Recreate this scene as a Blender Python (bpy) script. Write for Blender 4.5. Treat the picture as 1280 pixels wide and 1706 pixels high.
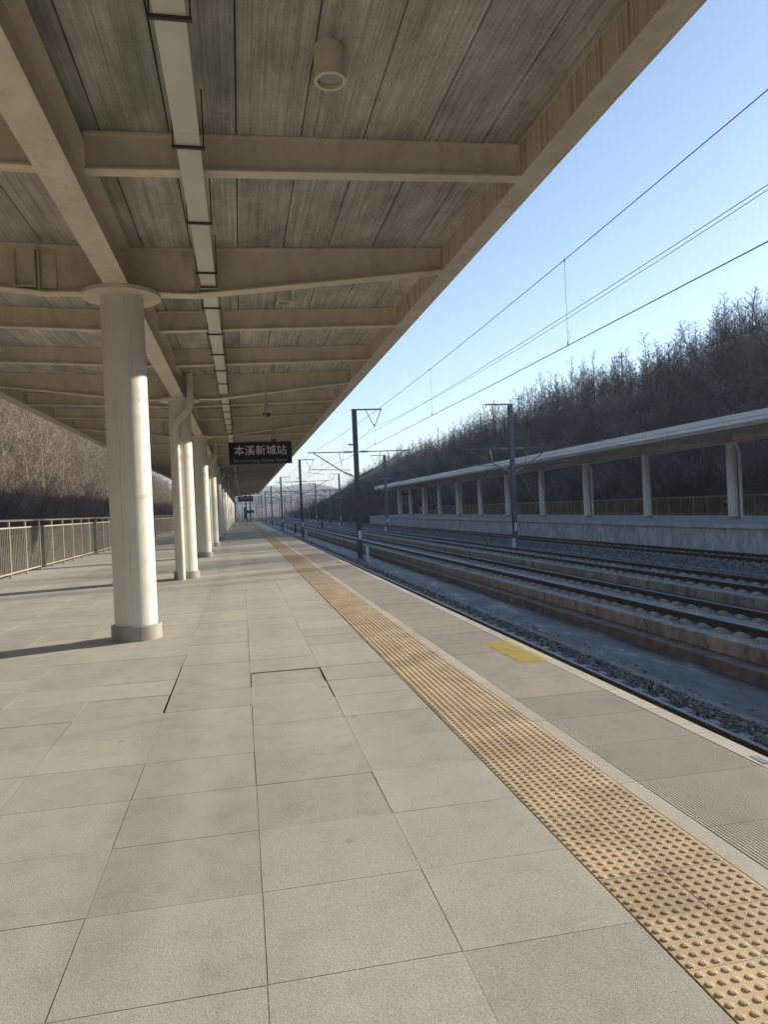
import bpy, math, random
import numpy as np
from mathutils import Vector, Matrix
R = math.radians
for o in list(bpy.data.objects): bpy.data.objects.remove(o)
sc = bpy.context.scene
col = sc.collection
rng = random.Random(7)

# ------------------------------------------------------------------ camera
CAM = Vector((0, 0, 1.61)); ROLL = math.atan(.0435); YAW = math.atan(.2); PITCH = -math.atan(.0070/1.02)
F = Vector((math.sin(YAW)*math.cos(PITCH), math.cos(YAW)*math.cos(PITCH), math.sin(PITCH)))
R0 = Vector((math.cos(YAW), -math.sin(YAW), 0)); U0 = R0.cross(F)
RC = R0*math.cos(ROLL) - U0*math.sin(ROLL); UC = R0*math.sin(ROLL) + U0*math.cos(ROLL)
cd = bpy.data.cameras.new('camera'); cam = bpy.data.objects.new('camera', cd); col.objects.link(cam)
cam.matrix_world = Matrix(((RC.x, UC.x, -F.x, CAM.x), (RC.y, UC.y, -F.y, CAM.y), (RC.z, UC.z, -F.z, CAM.z), (0, 0, 0, 1)))
cd.sensor_fit = 'HORIZONTAL'; cd.sensor_width = 36; cd.lens = 36*1190/1280
cd.clip_start = .05; cd.clip_end = 9000
sc.camera = cam

# ------------------------------------------------------------------ light
SUN_AZ, SUN_EL = 19.5, 17.3          # degrees from +X towards +Y; elevation
w = bpy.data.worlds.new('World'); sc.world = w; w.use_nodes = True
nt = w.node_tree; nt.nodes.clear()
sky = nt.nodes.new('ShaderNodeTexSky'); sky.sky_type = 'NISHITA'; sky.sun_disc = False
sky.sun_elevation = R(SUN_EL); sky.sun_rotation = R(90-SUN_AZ)
sky.altitude = 100; sky.air_density = 1.0; sky.dust_density = 0.35; sky.ozone_density = 2.2
bg = nt.nodes.new('ShaderNodeBackground'); bg.inputs[1].default_value = .108
wo = nt.nodes.new('ShaderNodeOutputWorld')
nt.links.new(sky.outputs[0], bg.inputs[0]); nt.links.new(bg.outputs[0], wo.inputs[0])
sd = bpy.data.lights.new('sun', 'SUN'); sd.energy = 5.0; sd.angle = R(.55); sd.color = (1, .90, .74)
sun = bpy.data.objects.new('sun', sd); col.objects.link(sun)
SD = Vector((math.cos(R(SUN_AZ))*math.cos(R(SUN_EL)), math.sin(R(SUN_AZ))*math.cos(R(SUN_EL)), math.sin(R(SUN_EL))))
sun.rotation_euler = (-SD).to_track_quat('-Z', 'Y').to_euler(); sun.location = SD*150
sc.view_settings.view_transform = 'Standard'; sc.view_settings.look = 'None'
sc.view_settings.gamma = 1; sc.view_settings.exposure = .93
sc.cycles.volume_bounces = 0; sc.cycles.max_bounces = 7; sc.cycles.diffuse_bounces = 5
sc.cycles.transparent_max_bounces = 8

# ------------------------------------------------------------------ materials
MATS = {}
def N(t, k, **kw):
    n = t.nodes.new(k)
    for a, b in kw.items():
        try: setattr(n, a, b)
        except Exception: pass
    return n
def ramp(t, stops):
    r = N(t, 'ShaderNodeValToRGB'); e = r.color_ramp.elements
    while len(e) < len(stops): e.new(.5)
    for i, (p, c) in enumerate(stops):
        e[i].position = p; e[i].color = (*c, 1) if len(c) == 3 else c
    return r
def noise(t, vec, scale, detail=4, rough=.6):
    n = N(t, 'ShaderNodeTexNoise'); n.inputs['Scale'].default_value = scale
    n.inputs['Detail'].default_value = detail; n.inputs['Roughness'].default_value = rough
    t.links.new(vec, n.inputs['Vector']); return n.outputs[0]
def mathn(t, op, a, b=None):
    n = N(t, 'ShaderNodeMath', operation=op)
    for i, v in enumerate((a, b)):
        if v is None: continue
        if isinstance(v, (int, float)): n.inputs[i].default_value = v
        else: t.links.new(v, n.inputs[i])
    return n.outputs[0]
def mix(t, f, a, b, blend='MIX'):
    n = N(t, 'ShaderNodeMix', data_type='RGBA', blend_type=blend)
    for s, v in ((n.inputs[0], f), (n.inputs[6], a), (n.inputs[7], b)):
        if isinstance(v, (int, float)): s.default_value = v
        elif isinstance(v, tuple): s.default_value = (*v, 1)
        else: t.links.new(v, s)
    return n.outputs[2]
def setc(t, sock, v):
    if isinstance(v, tuple): sock.default_value = (*v, 1)
    elif isinstance(v, (int, float)): sock.default_value = v
    else: t.links.new(v, sock)
def mat(name, fn=None, base=(.5, .5, .5), rough=.7, metal=0., spec=.4):
    m = bpy.data.materials.new(name); m.use_nodes = True; t = m.node_tree
    b = t.nodes['Principled BSDF']
    b.inputs['Base Color'].default_value = (*base, 1); b.inputs['Roughness'].default_value = rough
    b.inputs['Metallic'].default_value = metal; b.inputs['Specular IOR Level'].default_value = spec
    g = N(t, 'ShaderNodeNewGeometry').outputs['Position']
    if fn: fn(t, b, g)
    MATS[name] = m; return m
def bump(t, b, h, dist, strength=1.):
    n = N(t, 'ShaderNodeBump'); n.inputs['Distance'].default_value = dist; n.inputs['Strength'].default_value = strength
    t.links.new(h, n.inputs['Height']); t.links.new(n.outputs[0], b.inputs['Normal'])
def scalevec(t, v, s):
    n = N(t, 'ShaderNodeMapping'); n.inputs['Scale'].default_value = s; t.links.new(v, n.inputs[0]); return n.outputs[0]
def oinfo(t): return N(t, 'ShaderNodeObjectInfo').outputs['Random']

def varied(c, scale=3., amt=.3, bscale=0, bdist=0., fine=0., fscale=200., objvar=0., stretch=None):
    """even paint or stone with blotches, fine grain and a per-piece difference"""
    def fn(t, b, g):
        v = scalevec(t, g, stretch) if stretch else g
        n1 = noise(t, v, scale, 5, .6)
        r = ramp(t, [(.28, tuple(x*(1-amt) for x in c)), (.72, tuple(min(1, x*(1+amt*.55)) for x in c))])
        t.links.new(n1, r.inputs[0]); out = r.outputs[0]
        if fine:
            n2 = noise(t, g, fscale, 2, .7)
            rr = ramp(t, [(.3, (1-fine,)*3), (.7, (1+fine*.4,)*3)]); t.links.new(n2, rr.inputs[0])
            out = mix(t, 1., out, rr.outputs[0], 'MULTIPLY')
        if objvar:
            rr = ramp(t, [(0, (1-objvar,)*3), (1, (1+objvar*.5,)*3)]); t.links.new(oinfo(t), rr.inputs[0])
            out = mix(t, 1., out, rr.outputs[0], 'MULTIPLY')
        t.links.new(out, b.inputs['Base Color'])
        if bscale: bump(t, b, noise(t, g, bscale, 4, .65), bdist)
    return fn

def granite(c, objv=.13, speck=.3):
    def fn(t, b, g):
        big = noise(t, g, .55, 4, .55); mid = noise(t, g, 4.5, 6, .7); fine = noise(t, g, 105, 4, .85)
        r = ramp(t, [(.32, tuple(x*.90 for x in c)), (.68, tuple(x*1.05 for x in c))]); t.links.new(big, r.inputs[0])
        r2 = ramp(t, [(.3, (.86, .862, .865)), (.5, (1, 1, 1)), (.75, (1.06, 1.05, 1.03))]); t.links.new(mid, r2.inputs[0])
        r3 = ramp(t, [(.3, (1-speck,)*3), (.5, (1, 1, 1)), (.74, (1+speck*.75,)*3)]); t.links.new(fine, r3.inputs[0])
        o = mix(t, 1., r.outputs[0], r2.outputs[0], 'MULTIPLY'); o = mix(t, 1., o, r3.outputs[0], 'MULTIPLY')
        rr = ramp(t, [(0, (1-objv, 1-objv, 1-objv*.85)), (.5, (1, 1, 1)), (1, (1+objv*.4, 1+objv*.4, 1+objv*.3))])
        t.links.new(oinfo(t), rr.inputs[0]); o = mix(t, 1., o, rr.outputs[0], 'MULTIPLY')
        # small round spots: chewing gum and drips
        v = N(t, 'ShaderNodeTexVoronoi'); v.inputs['Scale'].default_value = 1.7; t.links.new(g, v.inputs['Vector'])
        rv = ramp(t, [(.035, (.78, .78, .78)), (.06, (1, 1, 1))]); t.links.new(v.outputs['Distance'], rv.inputs[0])
        o = mix(t, 1., o, rv.outputs[0], 'MULTIPLY')
        t.links.new(o, b.inputs['Base Color'])
        h = mathn(t, 'ADD', noise(t, g, 170, 3, .8), mathn(t, 'MULTIPLY', noise(t, g, 30, 3, .6), .5))
        bump(t, b, h, .0020)
    return fn
mat('paving_granite', granite((.465, .442, .378), .11, .36), rough=.82)
mat('smooth_strip_stone', granite((.50, .455, .38), .1, .12), rough=.75)
mat('pale_strip_stone', granite((.55, .52, .44), .05, .12), rough=.7)
mat('ribbed_stone', granite((.56, .505, .45), .10, .10), rough=.8)
mat('tactile_tile', varied((.58, .43, .255), 2.6, .3, 120, .0006, .16, 140, .14), rough=.6)
mat('joint_mortar', varied((.075, .068, .06), 30, .3), rough=.95)
def yel(t, b, g):
    n = noise(t, g, 11, 6, .8); r = ramp(t, [(.42, (.46, .40, .30)), (.46, (.66, .52, .08)), (.62, (.74, .60, .12)), (.68, (.50, .44, .28))])
    t.links.new(n, r.inputs[0]); t.links.new(r.outputs[0], b.inputs['Base Color'])
mat('worn_yellow_paint', yel, rough=.8)
mat('blue_tape', varied((.24, .26, .33), 30, .3), rough=.5)
def beamp(c):
    def fn(t, b, g):
        r = ramp(t, [(.3, tuple(x*.82 for x in c)), (.7, c)]); t.links.new(noise(t, g, 1.3, 6, .65), r.inputs[0])
        st = noise(t, scalevec(t, g, (2.5, 2.5, .7)), 2.2, 5, .6)
        r2 = ramp(t, [(.34, (.80, .75, .68)), (.5, (1, 1, 1))]); t.links.new(st, r2.inputs[0])
        o = mix(t, .55, r.outputs[0], mix(t, 1., r.outputs[0], r2.outputs[0], 'MULTIPLY'))
        t.links.new(o, b.inputs['Base Color']); bump(t, b, noise(t, g, 9, 2, .5), .0012)
    return fn
mat('cream_paint', beamp((.76, .675, .545)), rough=.5)
def stained(t, b, g):
    v = scalevec(t, g, (1, 7, .22)); n = noise(t, v, 2.4, 6, .72)
    r = ramp(t, [(.30, (.16, .10, .06)), (.40, (.38, .30, .21)), (.50, (.54, .46, .34))]); t.links.new(n, r.inputs[0])
    t.links.new(r.outputs[0], b.inputs['Base Color'])
mat('rust_streaked_cream', stained, rough=.6)
def colp(t, b, g):
    n1 = noise(t, g, .8, 5, .6); r = ramp(t, [(.3, (.68, .655, .585)), (.7, (.77, .74, .665))]); t.links.new(n1, r.inputs[0])
    sx = N(t, 'ShaderNodeSeparateXYZ'); t.links.new(g, sx.inputs[0])
    # splashed dirt at the foot, faint runs higher up, odd scuffs at hand height
    dz = mathn(t, 'ADD', mathn(t, 'MULTIPLY', sx.outputs[2], -1.1), noise(t, scalevec(t, g, (6, 6, 2)), 2.5, 6, .75))
    rd = ramp(t, [(.35, (1, 1, 1)), (.75, (.80, .76, .70))]); t.links.new(dz, rd.inputs[0])
    run = noise(t, scalevec(t, g, (11, 11, .35)), 1.6, 5, .7); rr = ramp(t, [(.32, (.86, .84, .79)), (.45, (1, 1, 1))]); t.links.new(run, rr.inputs[0])
    sc_ = noise(t, scalevec(t, g, (9, 9, 22)), 1.4, 3, .8); rs = ramp(t, [(.24, (.72, .70, .66)), (.28, (1, 1, 1))]); t.links.new(sc_, rs.inputs[0])
    o = r.outputs[0]
    for q in (rd, rr, rs): o = mix(t, 1., o, q.outputs[0], 'MULTIPLY')
    t.links.new(o, b.inputs['Base Color']); bump(t, b, noise(t, g, 7, 3, .5), .003)
mat('column_paint', colp, rough=.46)
mat('skirt_stone', varied((.40, .37, .33), 3, .2, 90, .001, .2, 220), rough=.5)
mat('tray_white', varied((.66, .62, .56), 1.2, .12), rough=.45, metal=.0)
def deck(t, b, g):
    # galvanised deck: crosswise drips, fine lengthwise seams with screw marks, algae near the middle
    sx = N(t, 'ShaderNodeSeparateXYZ'); t.links.new(g, sx.inputs[0])
    base = noise(t, scalevec(t, g, (2.0, .9, 1)), 1.4, 7, .7)
    r = ramp(t, [(.3, (.32, .295, .27)), (.5, (.50, .465, .43)), (.70, (.66, .62, .58))]); t.links.new(base, r.inputs[0])
    drip = mathn(t, 'ADD', mathn(t, 'MULTIPLY', noise(t, scalevec(t, g, (26, .4, 1)), 1.3, 5, .75), .84), mathn(t, 'MULTIPLY', noise(t, scalevec(t, g, (1.2, 22, 1)), 1.6, 4, .7), .16))
    r2 = ramp(t, [(.38, (.70, .69, .68)), (.5, (.95, .95, .95)), (.62, (1.16, 1.16, 1.16))]); t.links.new(drip, r2.inputs[0])
    o = mix(t, 1., r.outputs[0], r2.outputs[0], 'MULTIPLY')
    al = noise(t, scalevec(t, g, (1.6, .3, 1)), .9, 3, .6)
    cx = mathn(t, 'ABSOLUTE', mathn(t, 'ADD', sx.outputs[0], .7))
    near = mathn(t, 'MULTIPLY', mathn(t, 'LESS_THAN', cx, 3.), mathn(t, 'SUBTRACT', 1., mathn(t, 'DIVIDE', cx, 3.)))
    ra = ramp(t, [(.5, (0, 0, 0)), (.66, (1, 1, 1))]); t.links.new(al, ra.inputs[0])
    o = mix(t, mathn(t, 'MULTIPLY', mathn(t, 'MULTIPLY', ra.outputs[0], near), .55), o, (.10, .145, .095))
    rr = ramp(t, [(0, (.80, .82, .84)), (1, (1.18, 1.15, 1.10))]); t.links.new(oinfo(t), rr.inputs[0])
    o = mix(t, 1., o, rr.outputs[0], 'MULTIPLY')
    sp = noise(t, g, 60, 3, .8); r4 = ramp(t, [(.32, (.78,)*3), (.5, (1,)*3)]); t.links.new(sp, r4.inputs[0])
    o = mix(t, 1., o, r4.outputs[0], 'MULTIPLY')
    t.links.new(o, b.inputs['Base Color'])
mat('deck_metal', deck, rough=.62, metal=.0)
mat('deck_dark_joint', base=(.08, .07, .06), rough=.9)
mat('fence_steel', varied((.50, .46, .38), 2, .15), rough=.35, metal=.15)
mat('fence_yellow', varied((.42, .31, .15), 2, .2), rough=.5)
mat('fascia_white', varied((.76, .78, .80), .7, .10, stretch=(1, .3, 3)), rough=.4)
mat('dark_steel', base=(.05, .045, .04), rough=.6)
mat('black_paint', base=(.006, .007, .010), rough=.6, spec=.15)
mat('galvanised_steel', varied((.16, .185, .22), 1.5, .25), rough=.45, metal=.3)
mat('weathered_dark_pole', varied((.075, .08, .09), 1.2, .35), rough=.5, metal=.2)
mat('wire_metal', base=(.045, .05, .055), rough=.5, metal=.5)
mat('insulator_glaze', base=(.07, .045, .04), rough=.3)
mat('insulator_grey', base=(.32, .33, .35), rough=.4)
mat('sign_face', base=(.010, .012, .018), rough=.3)
mat('sign_white', base=(.85, .86, .88), rough=.5)
mat('sign_grey', base=(.30, .32, .35), rough=.5)
mat('sign_blue', base=(.03, .10, .34), rough=.45)
mat('plate_white', base=(.72, .72, .70), rough=.5)
mat('lens_glass', base=(.30, .29, .26), rough=.15, spec=.6)
mat('dome_glass', base=(.03, .03, .03), rough=.06, spec=.8)
mat('camera_shell', base=(.62, .58, .52), rough=.25, metal=.3)
mat('ballast_stone', varied((.15, .15, .155), 5, .4, 60, .004, .3, 60, 0), rough=.9)
def stonevar(t, b, g):
    r = ramp(t, [(0, (.05, .053, .058)), (.45, (.13, .135, .14)), (.8, (.23, .23, .225)), (1, (.38, .36, .33))])
    t.links.new(oinfo(t), r.inputs[0]); t.links.new(r.outputs[0], b.inputs['Base Color'])
mat('loose_stone', stonevar, rough=.88)
mat('loose_brown_stone', varied((.13, .10, .08), 8, .4), rough=.9)
mat('rail_side', varied((.055, .038, .03), 6, .35, 40, .002), rough=.8)
mat('rail_head', base=(.16, .18, .22), rough=.38, metal=.7)
mat('rail_head_worn', base=(.22, .20, .19), rough=.35, metal=.8)
mat('sleeper_concrete', varied((.30, .30, .30), 7, .3, 60, .002), rough=.88)
def concrete(c, streak=.5):
    def fn(t, b, g):
        n = noise(t, g, 1.1, 6, .7); r = ramp(t, [(.3, tuple(x*.7 for x in c)), (.7, tuple(x*1.1 for x in c))]); t.links.new(n, r.inputs[0])
        s = noise(t, scalevec(t, g, (1.6, 1.6, .45)), 1.5, 7, .78); r2 = ramp(t, [(.36, (1-streak,)*3), (.54, (1, 1, 1))]); t.links.new(s, r2.inputs[0])
        o = mix(t, 1., r.outputs[0], r2.outputs[0], 'MULTIPLY')
        t.links.new(o, b.inputs['Base Color']); bump(t, b, noise(t, g, 30, 4, .7), .003)
    return fn
mat('slab_concrete', concrete((.37, .325, .27), .5), rough=.88)
mat('slab_top_concrete', concrete((.33, .32, .30), .4), rough=.85)
mat('base_concrete', concrete((.21, .175, .145), .5), rough=.9)
mat('platform_wall_concrete', concrete((.52, .52, .52), .38), rough=.85)
mat('coping_concrete', concrete((.50, .51, .53), .2), rough=.8)
def ditch(t, b, g):
    n = noise(t, scalevec(t, g, (1, .35, 1)), 1.4, 8, .7)
    r = ramp(t, [(.32, (.035, .04, .047)), (.46, (.085, .092, .10)), (.56, (.13, .14, .15)), (.60, (.20, .21, .22)), (.66, (.34, .35, .35)), (.72, (.12, .13, .14))]); t.links.new(n, r.inputs[0])
    t.links.new(r.outputs[0], b.inputs['Base Color']); bump(t, b, noise(t, g, 14, 6, .75), .012)
mat('ditch_concrete', ditch, rough=.6)
mat('kerb_concrete', concrete((.27, .265, .255), .45), rough=.9)
mat('soil', varied((.06, .047, .038), .25, .45, 5, .05, .4, 3), rough=.95)
def farhill(t, b, g):
    n = noise(t, scalevec(t, g, (1, 1, 1)), .035, 10, .72)
    r = ramp(t, [(.3, (.05, .045, .045)), (.5, (.13, .10, .085)), (.7, (.22, .17, .14))]); t.links.new(n, r.inputs[0])
    t.links.new(r.outputs[0], b.inputs['Base Color']); bump(t, b, noise(t, g, .25, 8, .75), 4)
mat('wooded_slope', farhill, rough=.95)
def bark(c, sp=.35):
    def fn(t, b, g):
        rr = ramp(t, [(0, tuple(x*(1-sp) for x in c)), (1, tuple(x*(1+sp) for x in c))]); t.links.new(oinfo(t), rr.inputs[0])
        o = mix(t, 1., rr.outputs[0], (1, 1, 1), 'MULTIPLY')
        n = noise(t, g, 3, 3, .6); r2 = ramp(t, [(.3, (.7,)*3), (.7, (1.2,)*3)]); t.links.new(n, r2.inputs[0])
        t.links.new(mix(t, 1., o, r2.outputs[0], 'MULTIPLY'), b.inputs['Base Color'])
    return fn
mat('bark_pale', bark((.34, .275, .205)), rough=.9)
mat('bark_dark', bark((.075, .06, .058)), rough=.9)
mat('bark_mid', bark((.20, .165, .145), .5), rough=.9)
mat('twig_brown', bark((.115, .078, .058)), rough=.9)

# ------------------------------------------------------------------ mesh builder
class MB:
    def __init__(s): s.v = []; s.f = []; s.m = []; s.mi = 0
    def quadbox(s, p, faces=None):
        n = len(s.v); s.v += p
        fs = [(0, 3, 2, 1), (4, 5, 6, 7), (0, 1, 5, 4), (1, 2, 6, 5), (2, 3, 7, 6), (3, 0, 4, 7)]
        for f in fs: s.f.append(tuple(n+i for i in f)); s.m.append(s.mi)
        return s
    def box(s, x0, x1, y0, y1, z0, z1):
        return s.quadbox([(x0, y0, z0), (x1, y0, z0), (x1, y1, z0), (x0, y1, z0), (x0, y0, z1), (x1, y0, z1), (x1, y1, z1), (x0, y1, z1)])
    def frust(s, x0, x1, y0, y1, z0, z1, d, e=None):   # box whose top is smaller by d
        e = d if e is None else e
        return s.quadbox([(x0, y0, z0), (x1, y0, z0), (x1, y1, z0), (x0, y1, z0), (x0+d, y0+e, z1), (x1-d, y0+e, z1), (x1-d, y1-e, z1), (x0+d, y1-e, z1)])
    def prism(s, prof, a0, a1, axis='y', caps=True):
        """closed outline of (u,v) pairs swept along an axis; u,v are the other two axes in order"""
        n = len(s.v); k = len(prof)
        for a in (a0, a1):
            for u, v in prof:
                s.v.append({'y': (u, a, v), 'x': (a, u, v), 'z': (u, v, a)}[axis])
        for i in range(k):
            j = (i+1) % k; s.f.append((n+i, n+j, n+k+j, n+k+i)); s.m.append(s.mi)
        if caps:
            s.f.append(tuple(n+i for i in reversed(range(k)))); s.m.append(s.mi)
            s.f.append(tuple(n+k+i for i in range(k))); s.m.append(s.mi)
        return s
    def tube(s, p0, p1, r0, r1=None, n=8, caps=True):
        r1 = r0 if r1 is None else r1
        p0 = Vector(p0); p1 = Vector(p1); d = (p1-p0)
        if d.length < 1e-6: return s
        d.normalize(); a = d.orthogonal().normalized(); b = d.cross(a); k = len(s.v)
        for p, r in ((p0, r0), (p1, r1)):
            for i in range(n):
                t = 2*math.pi*i/n; q = p + a*(r*math.cos(t)) + b*(r*math.sin(t)); s.v.append(tuple(q))
        for i in range(n):
            j = (i+1) % n; s.f.append((k+i, k+j, k+n+j, k+n+i)); s.m.append(s.mi)
        if caps:
            s.f.append(tuple(k+i for i in reversed(range(n)))); s.m.append(s.mi)
            s.f.append(tuple(k+n+i for i in range(n))); s.m.append(s.mi)
        return s
    def path(s, pts, r, n=8):
        """one continuous tube through points"""
        pts = [Vector(p) for p in pts]; k = len(s.v); m = len(pts)
        ref = None
        for i, p in enumerate(pts):
            d = (pts[min(i+1, m-1)] - pts[max(i-1, 0)]).normalized()
            if ref is None: ref = d.orthogonal().normalized()
            a = (ref - d*ref.dot(d)).normalized(); ref = a; b = d.cross(a)
            for q in range(n):
                t = 2*math.pi*q/n; s.v.append(tuple(p + a*(r*math.cos(t)) + b*(r*math.sin(t))))
        for i in range(m-1):
            for q in range(n):
                j = (q+1) % n; s.f.append((k+i*n+q, k+i*n+j, k+(i+1)*n+j, k+(i+1)*n+q)); s.m.append(s.mi)
        s.f.append(tuple(k+q for q in reversed(range(n)))); s.m.append(s.mi)
        s.f.append(tuple(k+(m-1)*n+q for q in range(n))); s.m.append(s.mi)
        return s
    def lathe(s, prof, cx=0, cy=0, n=32, caps=True):
        k = len(s.v); m = len(prof)
        for r, z in prof:
            for i in range(n):
                t = 2*math.pi*i/n; s.v.append((cx+r*math.cos(t), cy+r*math.sin(t), z))
        for a in range(m-1):
            for i in range(n):
                j = (i+1) % n; s.f.append((k+a*n+i, k+a*n+j, k+(a+1)*n+j, k+(a+1)*n+i)); s.m.append(s.mi)
        if caps:
            s.f.append(tuple(k+i for i in reversed(range(n)))); s.m.append(s.mi)
            s.f.append(tuple(k+(m-1)*n+i for i in range(n))); s.m.append(s.mi)
        return s
    def mesh(s, name, mats, smooth=False):
        me = bpy.data.meshes.new(name); me.from_pydata(s.v, [], s.f)
        for m in (mats if isinstance(mats, (list, tuple)) else [mats]): me.materials.append(MATS[m])
        if any(s.m): me.polygons.foreach_set('material_index', s.m)
        if smooth:
            me.polygons.foreach_set('use_smooth', [True]*len(me.polygons))
            try: me.set_sharp_from_angle(angle=R(35))
            except Exception: pass
        me.update(); return me
    def obj(s, name, mats, parent=None, loc=(0, 0, 0), smooth=False, **props):
        return link(name, s.mesh(name, mats, smooth), parent, loc, **props)
def link(name, data, parent=None, loc=(0, 0, 0), rotz=0, scale=None, **props):
    o = bpy.data.objects.new(name, data); col.objects.link(o); o.location = loc
    if rotz: o.rotation_euler.z = rotz
    if scale: o.scale = scale
    if parent: o.parent = parent
    for k, v in props.items(): o[k] = v
    return o
def thing(name, label, cat, loc=(0, 0, 0), group=None):
    o = bpy.data.objects.new(name, None); o.empty_display_size = .2; col.objects.link(o); o.location = loc
    o['label'] = label; o['category'] = cat
    if group: o['group'] = group
    return o
def copy_tree(o, parent=None, loc=None, label=None):
    c = o.copy(); col.objects.link(c); c.parent = parent
    if loc is not None: c.location = loc
    if label: c['label'] = label
    for ch in [q for q in o.children]: copy_tree(ch, c)
    return c

YE = 131.            # far end of the platforms
Y0 = -14.            # behind the camera
# ================================================================== SETTING
def hgt(x, y):
    """terrain height"""
    def ss(a, b, t):
        t = max(0., min(1., (t-a)/(b-a))); return t*t*(3-2*t)
    def lin(a, b, t): return max(0., min(1., (t-a)/(b-a)))
    z = -2.12
    # right hill
    rh = 20.3*(1-ss(330, 640, y))*(1-.10*ss(120, 300, y)) + .7*math.sin(y*.045+1.) + .5*math.sin(y*.11)
    rx = 34 + 10*ss(300, 600, y)
    z += rh*(lin(rx, rx+29, x)**.92)*1.0 - .02*max(0, x-90)
    z += 1.5*math.exp(-((y-80)/19)**2)*lin(50, 60, x)
    # left hill
    lh = 27*(1-ss(170, 420, y)) + .8*math.sin(y*.06)
    lx = 9.0 + 14*ss(140, 300, y)
    if x < -lx: z += 1.7*lin(lx-.1, lx+1.2, -x) + lh*lin(lx+.6, lx+36, -x)*1.05
    # far mountains that close the valley
    d = math.hypot(x, y)
    m = ss(700, 1700, d)
    z += m*(44 + 16*math.sin(x*.0042+.8) + 10*math.sin(x*.011+2) + 7*math.sin(x*.023+y*.003) + 5*math.sin(x*.05))*(1 if y > 0 else .5)
    m2 = ss(1700, 3200, d)
    z += m2*(14+22*math.sin(x*.0021+4)+12*math.sin(x*.006))
    # low knolls in the middle distance
    z += 15*math.exp(-((x-150)/90)**2-((y-820)/160)**2) + 12*math.exp(-((x+90)/80)**2-((y-560)/120)**2)
    return z
xs = sorted(set([-4000, -2500, -1600, -1100, -800, -600, -480, -400, -330, -270, -220, -180, -150, -125, -105, -90, -78] + list(np.arange(-70, -8, 2.)) +
     [-9.1, -8.4, -7.2, 0, 12, 24, 32, 33, 34] + list(np.arange(35, 80, 2.)) + [84, 90, 98, 108, 120, 135, 150, 170, 190, 215, 240, 270, 300, 340, 380, 430, 480, 540, 600, 680, 760, 860, 980, 1100, 1300, 1500, 1800, 2200, 2800, 3400, 4200]))
ys = list(np.arange(-3000, -300, 300)) + list(np.arange(-300, 0, 25)) + list(np.arange(0, 300, 5)) + list(np.arange(300, 700, 12)) + list(np.arange(700, 1700, 25)) + list(np.arange(1700, 4600, 80))
V = [(x, y, hgt(x, y)) for y in ys for x in xs]; nx = len(xs)
Fc = [(j*nx+i, j*nx+i+1, (j+1)*nx+i+1, (j+1)*nx+i) for j in range(len(ys)-1) for i in range(nx-1)]
me = bpy.data.meshes.new('terrain'); me.from_pydata(V, [], Fc); me.materials.append(MATS['soil']); me.materials.append(MATS['wooded_slope'])
me.polygons.foreach_set('material_index', [1 if (ys[j] > 420 or ys[j] < -200 or abs(xs[i]) > 130) else 0 for j in range(len(ys)-1) for i in range(nx-1)])
me.polygons.foreach_set('use_smooth', [True]*len(me.polygons))
link('terrain', me, kind='structure')

EX = 3.055; LX = -7.05
# platform body (ours) and its floor bed just below the paving
b = MB(); b.mi = 0; b.box(LX, EX-.12, Y0, YE, -2.1, -.03)
b.obj('platform_body', 'platform_wall_concrete', kind='structure')
bed = MB(); bed.box(LX, EX-.01, Y0, YE, -.026, -.012)
floor = bed.obj('platform_floor', 'joint_mortar', kind='structure')

# ---- granite paving slabs
XJ = [-6.98, -6.3, -5.6, -4.9, -4.2, -3.5, -2.8, -2.1, -1.4, -.69, .018, .714, 1.405]
def slabmesh(wx, wy, c=.0003):
    m = MB(); m.box(0, wx, 0, wy, -.011, -c)
    m.frust(0, wx, 0, wy, -c, 0, c); m.f.pop(1); m.m.pop(1)
    # drop coincident inner faces
    m = MB(); k = [(0, 0, -.011), (wx, 0, -.011), (wx, wy, -.011), (0, wy, -.011), (0, 0, -c), (wx, 0, -c), (wx, wy, -c), (0, wy, -c), (c, c, 0), (wx-c, c, 0), (wx-c, wy-c, 0), (c, wy-c, 0)]
    m.v = k; m.f = [(0, 1, 5, 4), (1, 2, 6, 5), (2, 3, 7, 6), (3, 0, 4, 7), (4, 5, 9, 8), (5, 6, 10, 9), (6, 7, 11, 10), (7, 4, 8, 11), (8, 9, 10, 11)]; m.m = [0]*9
    return m
GAPS = [.002, .004, .007]
slab_cache = {}; ROW = .607
def slab_data(wx, g):
    k = (round(wx, 3), g)
    if k not in slab_cache: slab_cache[k] = slabmesh(wx-g, ROW-g).mesh('paving_slab', 'paving_granite')
    return slab_cache[k]
ROW = .607; ROWS0 = .042
cnt = 0; restslab = MB()
def fwd(x, y):      # in view of the camera?
    c = x*math.cos(YAW)-y*math.sin(YAW); d = x*math.sin(YAW)+y*math.cos(YAW)
    return d > .9 and abs(c) < .62*d+.8
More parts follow.
